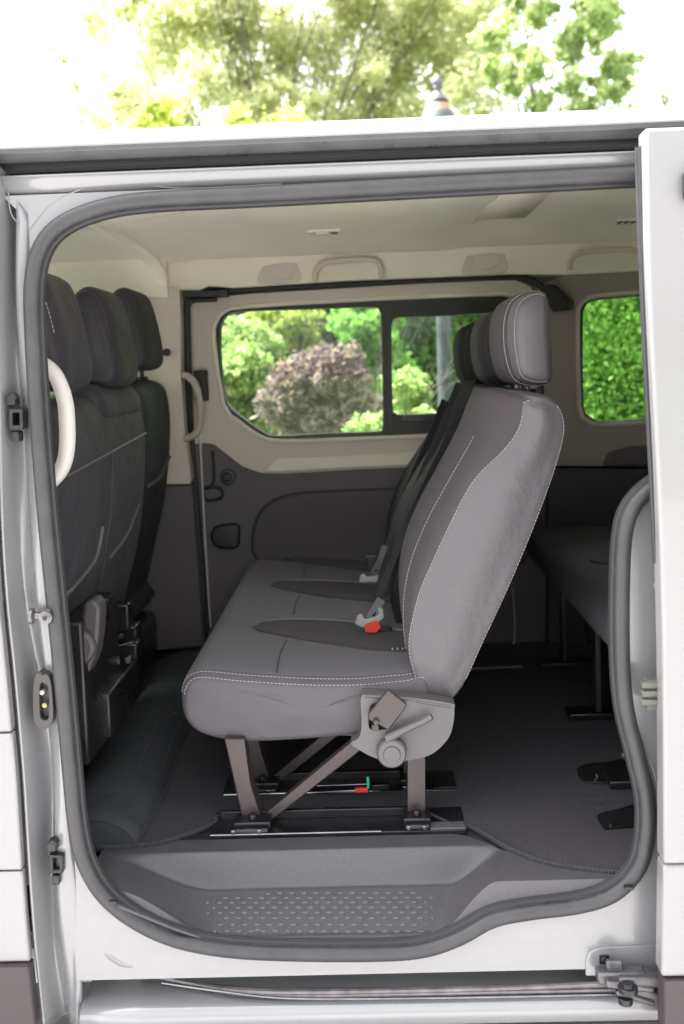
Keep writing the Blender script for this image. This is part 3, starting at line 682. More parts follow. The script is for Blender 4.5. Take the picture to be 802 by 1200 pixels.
# ================================================================== FLOOR MAT
CZ = .532
near = [(97,962),(101,978),(112,991),(140,992),(190,986),(225,975),(252,964),(266,955),(400,949),(477,945),(505,955),(530,966),(552,968),(575,981),(600,995),(640,1010),(690,1018),(735,1021),(752,1016)]
ed = sm([F(a_, b_, CZ) for a_, b_ in near], 5)
mat_o = [(p.x, p.y) for p in ed] + [(1.15,.20),(1.15,1.60),(-.50,1.60)] + [(F(a_, b_, CZ).x, F(a_, b_, CZ).y) for a_, b_ in ((212,765),(190,815),(160,860),(120,918))]
fm = thing('floor_mat', 'large charcoal carpet mat with a stitched edge covering the van floor round the grey bench', 'floor mat', (.1,.8,CZ))
mb = MB(); mb.hslab(mat_o, None, FZ+.001, CZ); mb.build('carpet', CARPET, fm, smooth=False)
mb = MB(); e2 = resample([(p.x, p.y, CZ-.001) for p in ed], 420); mb.tube(e2, [.0062 if i % 2 else .0048 for i in range(420)], 7); mb.build('bound_edge', CARPB, fm)
# carpeted roll behind the front seats
hp_ = thing('floor_hump', 'dark padded carpet roll along the floor behind the front seats', 'carpet roll', (-.55,.8,FZ))
rows = []
for j in range(25):
    v = j/24; y = .185 + v*1.23
    cxn = F(98,930,FZ+.02); cx_ = -.585 + .008*math.sin(v*9)
    rx_, rz_ = .098, .064+.005*math.sin(v*14)
    rows.append([(cx_ + rx_*math.cos(t)*(1+.04*math.sin(5*v+t*3)), y, FZ + max(rz_*math.sin(t), -.0)*(1+.03*math.sin(v*20+t*2))) for t in np.linspace(0, PI, 22)])
mb = MB(); mb.grid(rows); ho = mb.build('roll', mat('roll_carpet', (.024,.028,.034), .9, bump=[(500,.6,.002),(18,.5,.02)], var=.2, vs=14), hp_, sol=-.004)
mb = MB(); mb.add(rows[0], [tuple(range(22))]); mb.build('roll_end', ho.data.materials[0], hp_, smooth=False)
for yy in (.22,.84):
    mb = MB(); mb.tube([(-.585+.101*math.cos(t), yy+.03*math.cos(t), FZ+.068*math.sin(t)) for t in np.linspace(.25, 1.6, 16)], .0012, 5); mb.build('seam', THREADD, hp_)

mb = MB(); mb.tube([(-.585+.008*math.sin(v*9)+.101, .185+v*1.23, FZ+.014) for v in np.linspace(0, 1, 40)], .0055, 7); mb.build('bound_edge', CARPB, hp_)
mb = MB()
for t in (.55, 1.15): stitches([(-.585+.008*math.sin(v*9)+.099*math.cos(t), .20+v*1.18, FZ+.0685*math.sin(t)) for v in np.linspace(0, 1, 40)], .0009, .007, .004, mb)
mb.build('roll_stitching', THREADD, hp_)
# ================================================================== SECOND-ROW BENCH
BY0, BY1 = .29, 1.60
bench = thing('bench_seat', 'grey three place bench seat with white stitching in the middle of the open doorway', 'bench seat', (.0,.95,FZ))
cpx = [(505,797),(470,795),(420,799),(360,799),(290,795),(245,791),(226,793),(214,803),(210,821),(213,842),(226,859),(250,869),(290,874),(360,871),(415,866),(470,862),(505,850)]
cP = ccw([(v.x, v.y) for v in resample(sm([Vector((*XZ(a_, b_, BY0), 0)) for a_, b_ in cpx], 6, True), 90, True)])
cn = onormals(cP)
rin = [.028 if n_.y > .3 else .020 for n_ in cn]
ctr = [.68, 1.12, 1.50]
def cdisp(v):
    if v.z > .78:
        s_ = 0
        for c_ in ctr: s_ += .007*math.exp(-((v.y-c_)/.10)**2)
        k = sstep(-.42, -.30, v.x)
        v = Vector((v.x, v.y, v.z - s_*k + .007))
        for b_ in (.79, 1.19): v.z -= .010*math.exp(-((v.y-b_)/.012)**2)*sstep(-.36,-.25,v.x)*0
    return v
rg = soft_rings(cP, BY0, BY1, .045, rin, 7, 70, .008, cdisp)
topi = [i for i, n_ in enumerate(cn) if n_.y > .25]
def cm(i, k): return 1 if (10 <= i < len(rg)-11 and cn[k].y > .2) or (i >= 8 and i < 10 and cn[k].y > .2) else 0
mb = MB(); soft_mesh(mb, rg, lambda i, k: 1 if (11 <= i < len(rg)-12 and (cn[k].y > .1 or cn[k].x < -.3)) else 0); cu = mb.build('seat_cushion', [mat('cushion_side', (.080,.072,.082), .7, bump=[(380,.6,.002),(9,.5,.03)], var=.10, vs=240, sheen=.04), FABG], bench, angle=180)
mb = MB()
for ri, of in ((10,.0008),(8,.0008)):
    ids = sorted([i for i in range(len(cP)) if (cn[i].y > .15 or cn[i].x < -.75) and cP[i][1] > XZ(211,818,BY0)[1]], key=lambda i: cP[i][0])
    path = [rg[ri][i]+Vector((cn[i].x*.0015, -.0016, cn[i].y*.0015)) for i in ids]
    # front corner part wraps; keep the path above the nose
    stitches(sm(path, 2), .00075, .005, .003, mb)
mb.build('stitching', THREAD, cu)
# seat-centre inserts
ZS = max(p[1] for p in cP)
def top_z(x, y):
    z = max([p[1] for p in cP if abs(p[0]-x) < .02] or [ZS])
    return cdisp(Vector((x, y, z))).z
def ontop(px, py):
    p = F(px, py, ZS)
    for _ in range(10): p = F(px, py, top_z(p.x, p.y))
    return p
LENS = [([(297,735),(303,731),(320,728),(350,727),(400,729),(440,735),(482,742)], [(297,735),(303,739),(320,743),(350,749),(400,757),(440,762),(482,764)]),
        ([(318,685),(323,682),(336,681),(370,681),(410,683),(440,686),(474,690)], [(318,685),(323,688),(338,692),(372,698),(410,703),(440,705),(474,707)]),
        ([(331,655),(336,653),(350,652),(380,652),(410,655),(430,658),(462,662)], [(331,655),(336,657),(350,659),(378,663),(405,667),(430,670),(462,672)])]
for up_, dn_ in LENS:
    U = resample(sm([ontop(*q_) for q_ in up_], 6), 30); D = resample(sm([ontop(*q_) for q_ in dn_], 6), 30)
    rows = []
    for a_, b_ in zip(U, D):
        r_ = []
        for k in range(9):
            p = a_.lerp(b_, k/8); r_.append((p.x, p.y, top_z(p.x, p.y)+.0018))
        rows.append(r_)
    mb = MB(); mb.grid(rows); mb.build('seat_insert', FAB, cu, sol=.003)
    s_ = MB(); stitches(sm([p+Vector((0,.003,.003)) for p in U], 1), .0009, .005, .003, s_); s_.build('insert_stitching', THREAD, cu)
    w2 = MB(); w2.tube([Vector((p.x, p.y+.006, top_z(p.x, p.y)-.0015)) for p in U], .0055, 8); w2.build('welt', FABG, cu)
mb = MB()
for l_ in ([(336,750),(329,764),(324,787)], [(351,698),(346,708),(344,720)], [(361,664),(357,670),(355,677)]):
    mb.tube(sm([ontop(*q_)+Vector((0,0,-.0008)) for q_ in l_], 5), .0022, 6)
mb.split('seam', FAB, cu)
# white tag at the near seat
mb = MB(); c = F(467,760,ZS-.008); mb.box(c, (.035,.004,.006)); tg = mb.build('label_tag', BLK, cu)
mb = MB()
for k in (-1, 0, 1): mb.box(c+Vector((k*.011-.002,-.0025,0)), (.004,.002,.005))
mb.build('tag_mark', mat('tag', (.4,.4,.4), .6), cu)

# backrests
# key points: top front corner, top rear corner, bottom rear corner, bottom front corner
segF = [(482,794),(473,765),(469,712),(475,662),(492,612),(516,562),(539,512),(552,474),(560,459)]       # front face, read at the middle of the seat
segT = [(560,459),(600,459),(640,466),(657,479)]
segR = [(657,479),(662,500),(656,532),(640,580),(618,638),(594,694),(566,754),(545,800),(532,817)]
segB = [(532,817),(512,818),(494,808),(482,794)]
capF = [(486,789),(479,762),(480,735),(491,690),(506,655),(526,612),(553,562),(590,524),(606,500),(610,480),(611,472)]
capT = [(611,472),(628,466),(645,471),(654,484)]
capR = [(654,484),(657,502),(650,535),(635,580),(613,636),(589,692),(561,752),(541,796),(529,812)]
capB = [(529,812),(512,814),(497,805),(486,789)]
def chain(seglist, x_off, xf_plane=None):
    out = []; cnt = (34, 14, 40, 10)
    for (sg, n, pl) in zip(seglist, cnt, (xf_plane, None, None, None)):
        pts = []
        for a_, b_ in sg:
            x, z = XZ(a_, b_, .32)
            pts.append(Vector((x, z, 0)))
        if xf_plane:
            m_ = len(sg)
            for k, (a_, b_) in enumerate(sg):
                f_ = 0
                if pl: f_ = 1
                elif sg is seglist[1]: f_ = 1-k/(m_-1)
                elif sg is seglist[3]: f_ = k/(m_-1)
                x2 = XZ(a_, b_, xf_plane)[0]; pts[k].x += (x2-pts[k].x)*f_
        out += [(v.x+x_off, v.y) for v in resample(sm(pts, 6), n+1)[:-1]]
    return out
def backrest(y0, y1, shift, first, lean=0):
    bP = chain((segF, segT, segR, segB), shift, .58); cap_ = chain((capF, capT, capR, capB), shift, None)
    bP = [(x+lean*(z-.80)/.62, z) for x, z in bP]; cap_ = [(x+lean*(z-.80)/.62, z) for x, z in cap_]
    XT = XZ(600, 460, .32)[0]+shift+lean
    NF = 34; 
    A2 = sum(bP[i][0]*bP[(i+1) % len(bP)][1]-bP[(i+1) % len(bP)][0]*bP[i][1] for i in range(len(bP)))
    if A2 < 0: bP = bP[::-1]; cap_ = cap_[::-1]; isF = [len(bP)-1-i < NF for i in range(len(bP))]
    else: isF = [i < NF for i in range(len(bP))]
    n_ = onormals(bP); n = len(bP)
    RY = .10 if first else .07; nq = 9
    near_ = []
    def xsec(z):
        xs_ = []
        for i in range(n):
            (xa_, za_), (xb_, zb_) = cap_[i], cap_[(i+1) % n]
            if (za_-z)*(zb_-z) <= 0 and za_ != zb_: xs_.append(xa_+(xb_-xa_)*(z-za_)/(zb_-za_))
        return sum((min(xs_), max(xs_)))/2
    TG = []
    for c in cap_:
        z_ = min(max(c[1], .86), 1.36); TG.append((xsec(z_), z_))
    for f_ in (.02, .2, .4, .6, .82): near_.append([Vector((t_[0]+(c[0]-t_[0])*f_, y0-.014*(1-f_**2)**2, t_[1]+(c[1]-t_[1])*f_)) for c, t_ in zip(cap_, TG)])
    for k in range(nq+1):
        t = PI/2*k/nq; m_ = 1-math.sin(t); near_.append([Vector((bP[i][0]+(cap_[i][0]-bP[i][0])*m_, y0+RY*(1-math.cos(t))*(1 if isF[i] else .6), bP[i][1]+(cap_[i][1]-bP[i][1])*m_)) for i in range(n)])
    rg_ = near_ + [[Vector((p[0], y0+(y1-y0)*u_, p[1])) for p in bP] for u_ in (.42, .58)] + [[Vector((v.x, y0+y1-v.y, v.z)) for v in q_] for q_ in reversed(near_)]
    L = len(rg_)
    mb = MB(); soft_mesh(mb, rg_, lambda i, k: 1 if (isF[k] or (n_[k].y > .6 and bP[k][0] < XT and bP[k][1] > 1.3)) and 5 <= i < L-6 else 0)
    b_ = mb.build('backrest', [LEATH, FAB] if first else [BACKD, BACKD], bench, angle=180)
    th = THREAD if first else THREADD
    fi = [i for i in range(n) if isF[i]]; fi.sort(key=lambda i: rg_[5][i].z)
    ri_ = [i for i in range(n) if n_[i].x > .3 and bP[i][1] > .80]; ri_.sort(key=lambda i: bP[i][1])
    s_ = MB()
    stitches(sm([rg_[5][i]+Vector((.001,-.0014,0)) for i in fi], 2), .00072, .005, .003, s_)
    kT = max([i for i in range(n) if (not isF[i]) and n_[i].y > .6 and bP[i][0] < XT and bP[i][1] > 1.3], key=lambda i: bP[i][0])
    tp_ = [i for i in range(n) if (not isF[i]) and n_[i].y > .6 and bP[i][0] <= bP[kT][0] and bP[i][1] > 1.3]; tp_.sort(key=lambda i: bP[i][0])
    stitches(sm([rg_[5][i]+Vector((0,-.0012,.001)) for i in tp_], 1), .00072, .005, .003, s_)
    stitches(sm([rg_[6][i]+Vector((.001,-.001,0)) for i in ri_], 2), .00072, .005, .003, s_)
    s_.build('stitching', th, b_)
    w_ = MB(); w_.tube([rg_[5][i]+Vector((.0015,.0012,0)) for i in fi], .0020, 6); w_.tube([rg_[6][i]+Vector((-.0005,.002,0)) for i in ri_], .0018, 6); w_.split('piping', LEATH if first else FSEAT, b_)
    c_ = MB(); fi2 = [i for i in fi if .86 < bP[i][1] < 1.33]
    stitches(sm([rg_[11][i]+Vector((-.0020, -.0010, .0)) for i in fi2], 2), .00072, .005, .003, c_); c_.build('centre_stitching', th, b_)
    return b_
bk1 = backrest(.295, .725, 0, True)
backrest(.74, 1.16, -.028, False, .050)
backrest(1.175, 1.59, -.028, False, .070)
# headrests
hpx = [(612,346),(628,344),(640,349),(644,362),(646,395),(648,430),(647,446),(641,454),(622,456),(604,452),(594,440),(588,418),(586,395),(588,374),(596,356)]
def headrest(y0, y1, dx, dz, sc, first, px_ref=.40):
    P0 = [Vector((*XZ(a_, b_, .40), 0)) for a_, b_ in hpx]; C0 = sum(P0, Vector())/len(P0)
    P0 = [C0 + (p-C0)*sc + Vector((dx, dz, 0)) for p in P0]
    P = ccw([(v.x, v.y) for v in resample(sm(P0, 6, True), 64, True)]); n_ = onormals(P)
    rin_ = [.016 + .026*max(0, -q_.x) + .006*max(0, q_.x) for q_ in n_]
    xs0, xs1 = min(p[0] for p in P), max(p[0] for p in P); zs0, zs1 = min(p[1] for p in P), max(p[1] for p in P)
    def hd(v):
        u = (v.x-(xs0+xs1)/2)/((xs1-xs0)/2); w_ = (v.z-(zs0+zs1)/2)/((zs1-zs0)/2); k = 1-sstep(0, .05, min(v.y-y0, y1-v.y))
        o_ = .014*max(0, 1-u*u)*max(0, 1-w_**4)*k
        return Vector((v.x, v.y-o_ if v.y < (y0+y1)/2 else v.y+o_, v.z))
    rg_ = soft_rings(P, y0, y1, .055, rin_, 8, 3, .0, hd)
    L = len(rg_)
    mb = MB(); soft_mesh(mb, rg_, lambda i, k: 1 if 10 <= i < L-11 else 0)
    h_ = mb.build('headrest', [LEATH, FAB] if first else [FSEAT, FSEAT] if y0 < 1.1 else [BACKD, BACKD], bench, angle=180)  # deeper headrests take darker fabric colours to stand for shade
    s_ = MB()
    for ri in ((8, 11) if first else (9,)):
        ids = [i for i in range(len(P)) if n_[i].x < .80]
        # rotate so the run is contiguous
        st_ = next(i for i in range(len(P)) if n_[i].x < .80 and n_[i-1].x >= .80)
        ids = [(st_+k) % len(P) for k in range(len(ids))]
        stitches([rg_[ri][i]+Vector((n_[i].x*.0012, -.0012, n_[i].y*.0012)) for i in ids], .0009, .0045, .0022, s_)
    if first: 
        pass
    s_.build('stitching', THREAD if first else THREADD, h_)
    cxm = sum(p[0] for p in P)/len(P); zb_ = min(p[1] for p in P)
    for yy in (y0+.09, y1-.09):
        mb = MB(); mb.tube([(cxm+.01, yy, zb_-.03), (cxm, yy, zb_+.03)], .006, 10); mb.build('post', STEEL, h_)
        mb = MB(); mb.lathe([(.001,-.012),(.017,-.012),(.014,.0),(.001,.0)], (cxm+.01, yy, zb_-.006), 'Z', 14); mb.build('post_collar', BLK, h_)
    return h_
h1 = headrest(.365, .64, 0, .006, 1, True)
def hx_at(px, y): return XZ(px, 400, y)[0]
C0x = XZ(617, 400, .40)[0]; 
headrest(.82, 1.08, .0, -.004, .97, False)
headrest(1.24, 1.49, -.014, -.014, .95, False)

# seat-side cover, lever, bracket
SY = .258
sc_o = [(v.x, v.y) for v in resample(sm([Vector((*XZ(a_, b_, SY), 0)) for a_, b_ in [(423,816),(430,812),(470,814),(528,822),(532,828),(531,845),(525,863),(508,880),(488,887),(462,890),(440,886),(424,878),(411,869),(421,862),(424,845)]], 5, True), 70, True)]
hole_o = [(v.x, v.y) for v in sm([Vector((*XZ(a_, b_, SY), 0)) for a_, b_ in [(433,828),(438,822),(452,824),(456,846),(452,852),(436,853),(432,846)]], 3, True)]
mb = MB(); mb.slab(sc_o, [hole_o], SY-.012, SY+.03); scv = mb.build('side_cover', TRIM, bench, bevel=.011, seg=5)
mb = MB(); mb.slab(hole_o, None, SY+.012, SY+.016); mb.build('recess_back', BLK, scv)
mb = MB(); mb.tube(sm(Ws([(428,816),(470,818),(500,824),(528,828)], SY-.012),4), .003, 6); mb.build('cover_ridge', TRIM, scv)
mb = MB(); mb.slab(XZs([(455,806),(477,823),(474,830),(456,853),(431,840),(433,833)], SY-.02), None, SY-.032, SY-.022); mb.build('bracket_plate', PLATE, bench, bevel=.003, seg=3)
mb = MB(); mb.lathe([(.001,-.010),(.006,-.009),(.006,0),(.001,0)], W(441,845,SY-.032), 'Y', 12); mb.box(W(440,851,SY-.01), (.014,.02,.012)); mb.build('bracket_bolt', PLATE, bench, bevel=.001)
kc = W(459,879,SY-.012)
mb = MB(); mb.lathe([(.001,-.024),(.026,-.024),(.0295,-.020),(.031,.0),(.001,.0)], kc, 'Y', 32); kn = mb.build('recline_knob', TRIM, bench)
mb = MB(); mb.lathe([(.001,-.028),(.016,-.028),(.0175,-.0235),(.001,-.0235)], kc, 'Y', 28); mb.build('knob_cap', TRIM, kn)
mb = MB(); mb.tube([W(453,866,SY-.028), W(475,855,SY-.030), W(497,845,SY-.032), W(506,839,SY-.034)], [.010,.0075,.0065,.0075], 12); mb.build('recline_lever', TRIM, bench)
# frame legs and rails
def legs(y, z_off, m, first):
    g_ = []
    yo = y
    def P(px, py): # traced on the near frame, carried to plane y
        x, z = XZ(px, py, .26); return (x, z)
    mb = MB(); mb.slab([P(a_, b_) for a_, b_ in [(262,868),(286,868),(293,920),(309,972),(286,975),(276,930)]], None, y, y+.05); mb.build('front_leg', m, bench, bevel=.003)
    mb = MB(); mb.slab([P(a_, b_) for a_, b_ in [(478,870),(499,870),(499,968),(478,968)]], None, y, y+.045); mb.build('rear_leg', m, bench, bevel=.003)
    mb = MB(); mb.slab([P(a_, b_) for a_, b_ in [(413,872),(428,879),(314,969),(305,962)]], None, y+.006, y+.03); mb.build('brace', m, bench, bevel=.003)
    x0, z0 = P(250,985)
    xa, xb = P(248,980)[0], P(545,980)[0]
    mb = MB(); mb.box(((xa+xb)/2, y+.005, FZ+.006+z_off), (xb-xa, .11, .012)); mb.box(((xa+xb)/2-.05, y+.028, FZ+.02+z_off), (xb-xa-.13, .012, .018)); r_ = mb.build('floor_rail', BLKM, bench, bevel=.002)
    mb = MB(); mb.tube([(xa+.005, y-.052, FZ+.013), (P(447,980)[0], y-.052, FZ+.013)], .0022, 6); mb.build('rail_edge', STEEL, bench)
    mb = MB()
    for xx, w_ in ((P(298,980)[0], .075), (P(489,980)[0], .055)):
        mb.box((xx, y-.012, FZ+.022), (w_, .05, .018)); mb.tube([(xx-w_*.45, y-.045, FZ+.017), (xx+w_*.45, y-.045, FZ+.017)], .008, 8)
        mb.lathe([(.001,-.0),(.009,.0),(.009,.012),(.001,.012)], (xx+.0, y-.02, FZ+.03), 'Z', 10)
    mb.split('foot_clamp', BLKM, bench, bevel=.003)
    mb = MB()
    for xx in (P(277,980)[0], P(307,980)[0], P(479,980)[0], P(497,980)[0]): mb.box((xx, y-.050, FZ+.018), (.009,.008,.010))
    mb.split('clamp_pin', STEEL, bench, bevel=.002)
    if first:
        mb = MB(); mb.box(((P(500,980)[0]+P(548,980)[0])/2, y-.03, FZ+.010), (P(548,980)[0]-P(505,980)[0], .035, .008)); mb.build('rail_end_plate', TRIM, bench, bevel=.004)
legs(.270, 0, LEGM, True)
legs(.47, 0, LEGM, False)
mb = MB(); mb.slab(XZs([(244,850),(505,850),(505,862),(244,862)], .40), None, .40, 1.55); mb.build('seat_pan', BLKM, bench)
# release cable with red and green indicators under the seat
mb = MB(); mb.tube([W(372,921,.40), W(430,919,.40)], .0015, 6); mb.tube([W(365,929,.40), W(425,926,.40)], .0018, 6); mb.split('release_rod', STEEL, bench)
mb = MB(); mb.box(W(424,925.5,.395), (.028,.008,.010)); mb.build('red_indicator', RED, bench, bevel=.001)
mb = MB(); mb.box(W(431.5,917,.395), (.006,.007,.026)); mb.build('green_indicator', GREEN, bench, bevel=.001)
mb = MB(); mb.box(W(446,921,.41), (.04,.02,.014)); mb.box(F(520,918,CZ+.003), (.05,.05,.004)); mb.split('rod_bracket', BLKM, bench, bevel=.003)

# seat belts and buckles
def ribbon(mb, pts, wv, th=.0015):
    P = sm(pts, 6); rows = [[], [], [], []]
    n_ = len(P)
    for i, p in enumerate(P):
        t = (P[min(i+1, n_-1)]-P[max(i-1, 0)]).normalized()
        wv_ = wv(i/(n_-1)) if callable(wv) else wv
        s_ = Vector(wv_); s_ = s_ - t*s_.dot(t); 
        nn = t.cross(s_).normalized()*th
        for k, q_ in enumerate((p-s_+nn, p+s_+nn, p+s_-nn, p-s_-nn)): rows[k].append(q_)
    rows.append(rows[0]); mb.grid(rows)
def belt(pts, w_):
    b_ = MB(); ribbon(b_, pts, w_); return b_.build('seat_belt', BELT, bench)
# near belt: from shoulder between near and middle backrest down to the near buckle
belt([W(552,446,.80), W(546,458,.78), W(528,510,.765), W(503,562,.76), W(480,610,.75), W(461,655,.72), W(446,695,.69), W(436,722,.66)], lambda t: (.022*(1-.5*t),.004,.010))
belt([W(540,450,1.0), W(520,500,.95), W(494,562,.92), W(472,612,.90), W(455,660,.86), W(446,700,.74)], lambda t: (.018,.004,.008))
belt([W(524,470,1.22), W(505,515,1.21), W(482,566,1.2), W(465,612,1.16), W(452,645,1.08), W(438,670,1.02)], lambda t: (.022*(1-.5*t),.004,.008))
def tongue(pts_px, y, red):
    mb = MB()
    o_ = XZs(pts_px, y)
    xs = [p[0] for p in o_]; zs = [p[1] for p in o_]
    C = Vector((sum(xs)/len(xs), sum(zs)/len(zs)))
    mb.slab(o_, None, y-.006, y+.006); t_ = mb.build('belt_tongue', TONG, bench, bevel=.003, seg=3)
    return t_
tongue([(416,731),(419,721),(424,719),(428,726),(444,721),(443,712),(449,713),(450,724),(441,731),(425,735)], .66, True)
tongue([(421,682),(422,674),(427,672),(430,676),(444,674),(449,671),(450,677),(442,682)], 1.02, False)
mb = MB(); mb.slab(XZs([(428,730),(443,726),(447,735),(441,741),(428,740)], .66), None, .652, .672); bu = mb.build('buckle_button', RED, bench, bevel=.002)
mb = MB(); mb.box(W(450,740,.68), (.04,.03,.022)); mb.box(W(436,660,1.06)+Vector((0,0,.0)), (.03,.03,.04)); mb.tube(sm([W(445,742,.66), W(452,748,.66), W(446,753,.66)],4), .0015, 6); mb.split('buckle', BLK, bench, bevel=.004)
mb = MB(); ribbon(mb, [W(447,702,.67), W(441,712,.665), W(434,725,.66)], (.014,.004,.002), .002); mb.build('webbing_fold', mat('webbing_grey', (.17,.17,.19), .5), bench)
mb = MB(); ribbon(mb, [W(452,640,1.05), W(447,655,1.03), W(438,672,1.02)], (.012,.004,.002), .002); mb.build('webbing_fold', mat('webbing_grey2', (.14,.14,.16), .5), bench)

# ================================================================== THIRD-ROW BENCH
b3 = thing('bench_seat', 'dark rear bench seat half hidden behind the door edge on the right', 'bench seat', (.75,.95,FZ))
cp3 = [(.505,.845),(.50,.875),(.51,.905),(.54,.925),(.62,.932),(.80,.925),(.98,.915),(.98,.83),(.80,.82),(.56,.822)]
P3 = ccw([(v.x, v.y) for v in resample(sm([Vector((a_, b_, 0)) for a_, b_ in cp3], 5, True), 60, True)])
mb = MB(); soft_mesh(mb, soft_rings(P3, .28, 1.56, .04, .02, 5, 12, .006)); c3 = mb.build('seat_cushion', RSEAT, b3, angle=180)
mb = MB(); stitches([(.503,y,.884) for y in np.linspace(.32,1.5,20)], .0009, .006, .003, mb); mb.build('stitching', THREADD, c3)
mb = MB(); mb.slab(rr([(.70,.8),(.80,1.0),(.80,1.12),(.70,1.1)][:0] or [(.62,.88),(.82,.90),(.83,1.05),(.66,1.02),(.58,.95)], 3), None, .931, .936, lambda u, v, w_: (u, v, w_)); mb.build('seat_insert', FAB, c3)
bp3 = [(.90,.86),(.99,.86),(1.10,1.10),(1.17,1.35),(1.16,1.46),(1.11,1.48),(1.05,1.44),(.98,1.15)]
PB3 = ccw([(v.x, v.y) for v in resample(sm([Vector((a_, b_, 0)) for a_, b_ in bp3], 5, True), 60, True)])
for k, (ya, yb) in enumerate(((.30,.70),(.71,1.12),(1.13,1.54))):
    mb = MB(); soft_mesh(mb, soft_rings(PB3, ya, yb, .04, .02, 5, 3, .006)); mb.build('backrest', RSEAT, b3, angle=180)
    hq = [(1.10,1.50),(1.16,1.50),(1.19,1.60),(1.18,1.68),(1.14,1.70),(1.10,1.66),(1.08,1.58)]
    PH = ccw([(v.x, v.y) for v in resample(sm([Vector((a_, b_, 0)) for a_, b_ in hq], 4, True), 40, True)])
    mb = MB(); soft_mesh(mb, soft_rings(PH, ya+.07, yb-.07, .03, .015, 4, 2, .006)); mb.build('headrest', RSEAT, b3, angle=180)
for yy in (.42, .86, 1.32):
    mb = MB(); mb.box((.575, yy, .69), (.014, .05, .27)); mb.build('leg', LEGM, b3, bevel=.003)
    mb = MB(); mb.box((.74, yy, .69), (.02, .05, .27)); mb.build('leg', BLKM, b3, bevel=.003)
    mb = MB(); mb.box((.66, yy+.01, CZ+.012), (.32, .07, .016)); mb.build('foot_rail', BLKM, b3, bevel=.003)
for pts in ([(676,902),(684,896),(710,893),(742,890),(742,914),(700,917),(682,914)], [(700,955),(722,949),(752,942),(754,965),(715,970),(708,970)]):
    o_ = [(F(a_, b_, CZ+.004).x, F(a_, b_, CZ+.004).y) for a_, b_ in pts]
    mb = MB(); mb.hslab(rr([(x, y) for x, y in o_], 3), None, CZ+.0005, CZ+.005); mb.build('foot_plate', BLKM, b3, bevel=.001)
mb = MB()
for a_, b_ in ((733,884),(714,907),(698,914),(745,960),(716,967),(700,908)):
    p = F(a_, b_, CZ+.008); mb.lathe([(.001,-.004),(.004,-.004),(.004,.002),(.001,.003)], p, 'Z', 8)
mb.lathe([(.001,-.01),(.010,-.008),(.010,.0),(.001,.0)], W(733,884,.34), 'Y', 12)
mb.split('bolt', STEEL, b3)
mb = MB(); mb.box((.80,.90,.70), (.30,1.0,.22)); mb.build('under_seat_box', BLKM, b3, bevel=.02)

# ================================================================== FRONT SEATS
def frontseat(name, label, y0, y1, xs, dz, heads, m, mh, group, plane):
    t = thing(name, label, 'front seat', (xs-.2,(y0+y1)/2,FZ))
    # profile in x,z : back face runs from (xs, 1.40) down and forward
    pr = [(xs-.17,1.36),(xs-.10,1.415),(xs-.03,1.41),(xs,1.37),(xs+.005,1.25),(xs-.02,1.05),(xs-.065,.88),(xs-.10,.76),(xs-.16,.74),(xs-.25,.80),(xs-.24,1.0),(xs-.20,1.2)]
    P = ccw([(v.x, v.y+dz) for v in resample(sm([Vector((a_, b_, 0)) for a_, b_ in pr], 5, True), 70, True)])
    n_ = onormals(P); rin_ = [.03 + .03*max(0, q_.y) for q_ in n_]
    rg_ = soft_rings(P, y0, y1, .06, rin_, 7, 6, .01); L = len(rg_)
    mb = MB(); soft_mesh(mb, rg_); b_ = mb.build('backrest', m, t, angle=180)
    pr2 = [(xs-.10,.80),(xs-.12,.72),(xs-.62,.70),(xs-.68,.78),(xs-.66,.88),(xs-.5,.89),(xs-.2,.86)]
    P2 = ccw([(v.x, v.y) for v in resample(sm([Vector((a_, b_, 0)) for a_, b_ in pr2], 5, True), 50, True)])
    mb = MB(); soft_mesh(mb, soft_rings(P2, y0, y1, .05, .03, 5, 4, .01)); mb.build('seat_cushion', m, t, angle=180)
    return t, b_, rg_, P, n_
def fheads(t, ylist, xs, ztop, m, h=.24, w_=.27):
    for yc in ylist:
        zt2 = ztop; zb2 = ztop-h
        pr = [(xs-.115,zb2+.02),(xs-.06,zb2),(xs-.01,zb2+.005),(xs+.008,zb2+.04),(xs-.002,zb2+.13),(xs-.022,zt2-.03),(xs-.045,zt2-.004),(xs-.075,zt2),(xs-.105,zt2-.03),(xs-.125,zt2-.12)]
        P = ccw([(v.x, v.y) for v in resample(sm([Vector((a_, b_, 0)) for a_, b_ in pr], 5, True), 56, True)]); n_ = onormals(P)
        rin_ = [.02 + .03*max(0, q_.y) for q_ in n_]
        rg_ = soft_rings(P, yc-w_/2, yc+w_/2, .055, rin_, 7, 4, .01)
        mb = MB(); soft_mesh(mb, rg_); h_ = mb.build('headrest', m, t, angle=180)
        s_ = MB(); ids = [i for i in range(len(P)) if n_[i].y > .15]; ids.sort(key=lambda i: P[i][0])
        for ri in (9,): stitches([rg_[ri][i]+Vector((0,-.001,.0012)) for i in ids], .0009, .006, .003, s_)
        s_.build('stitching', THREAD if yc < .4 else THREADD, h_)
        for yy in (yc-.06, yc+.06):
            mb = MB(); mb.tube([(xs-.055, yy, zb2-.05), (xs-.055, yy, zb2+.02)], .007, 10); mb.lathe([(.001,-.03),(.022,-.03),(.018,-.018),(.001,-.018)], (xs-.055, yy, zb2), 'Z', 12); mb.build('post', BLK, h_)
XS = -.60
t1, b1_, rg1, Pp1, nn1 = frontseat('front_seat', 'double front passenger seat with two charcoal headrests seen from behind at the left', .17, 1.03, XS, 0, 2, FSEAT, FSEAT, 'front', 0)
fheads(t1, (.335, .79), XS+.012, 1.675, FSEAT, w_=.255)
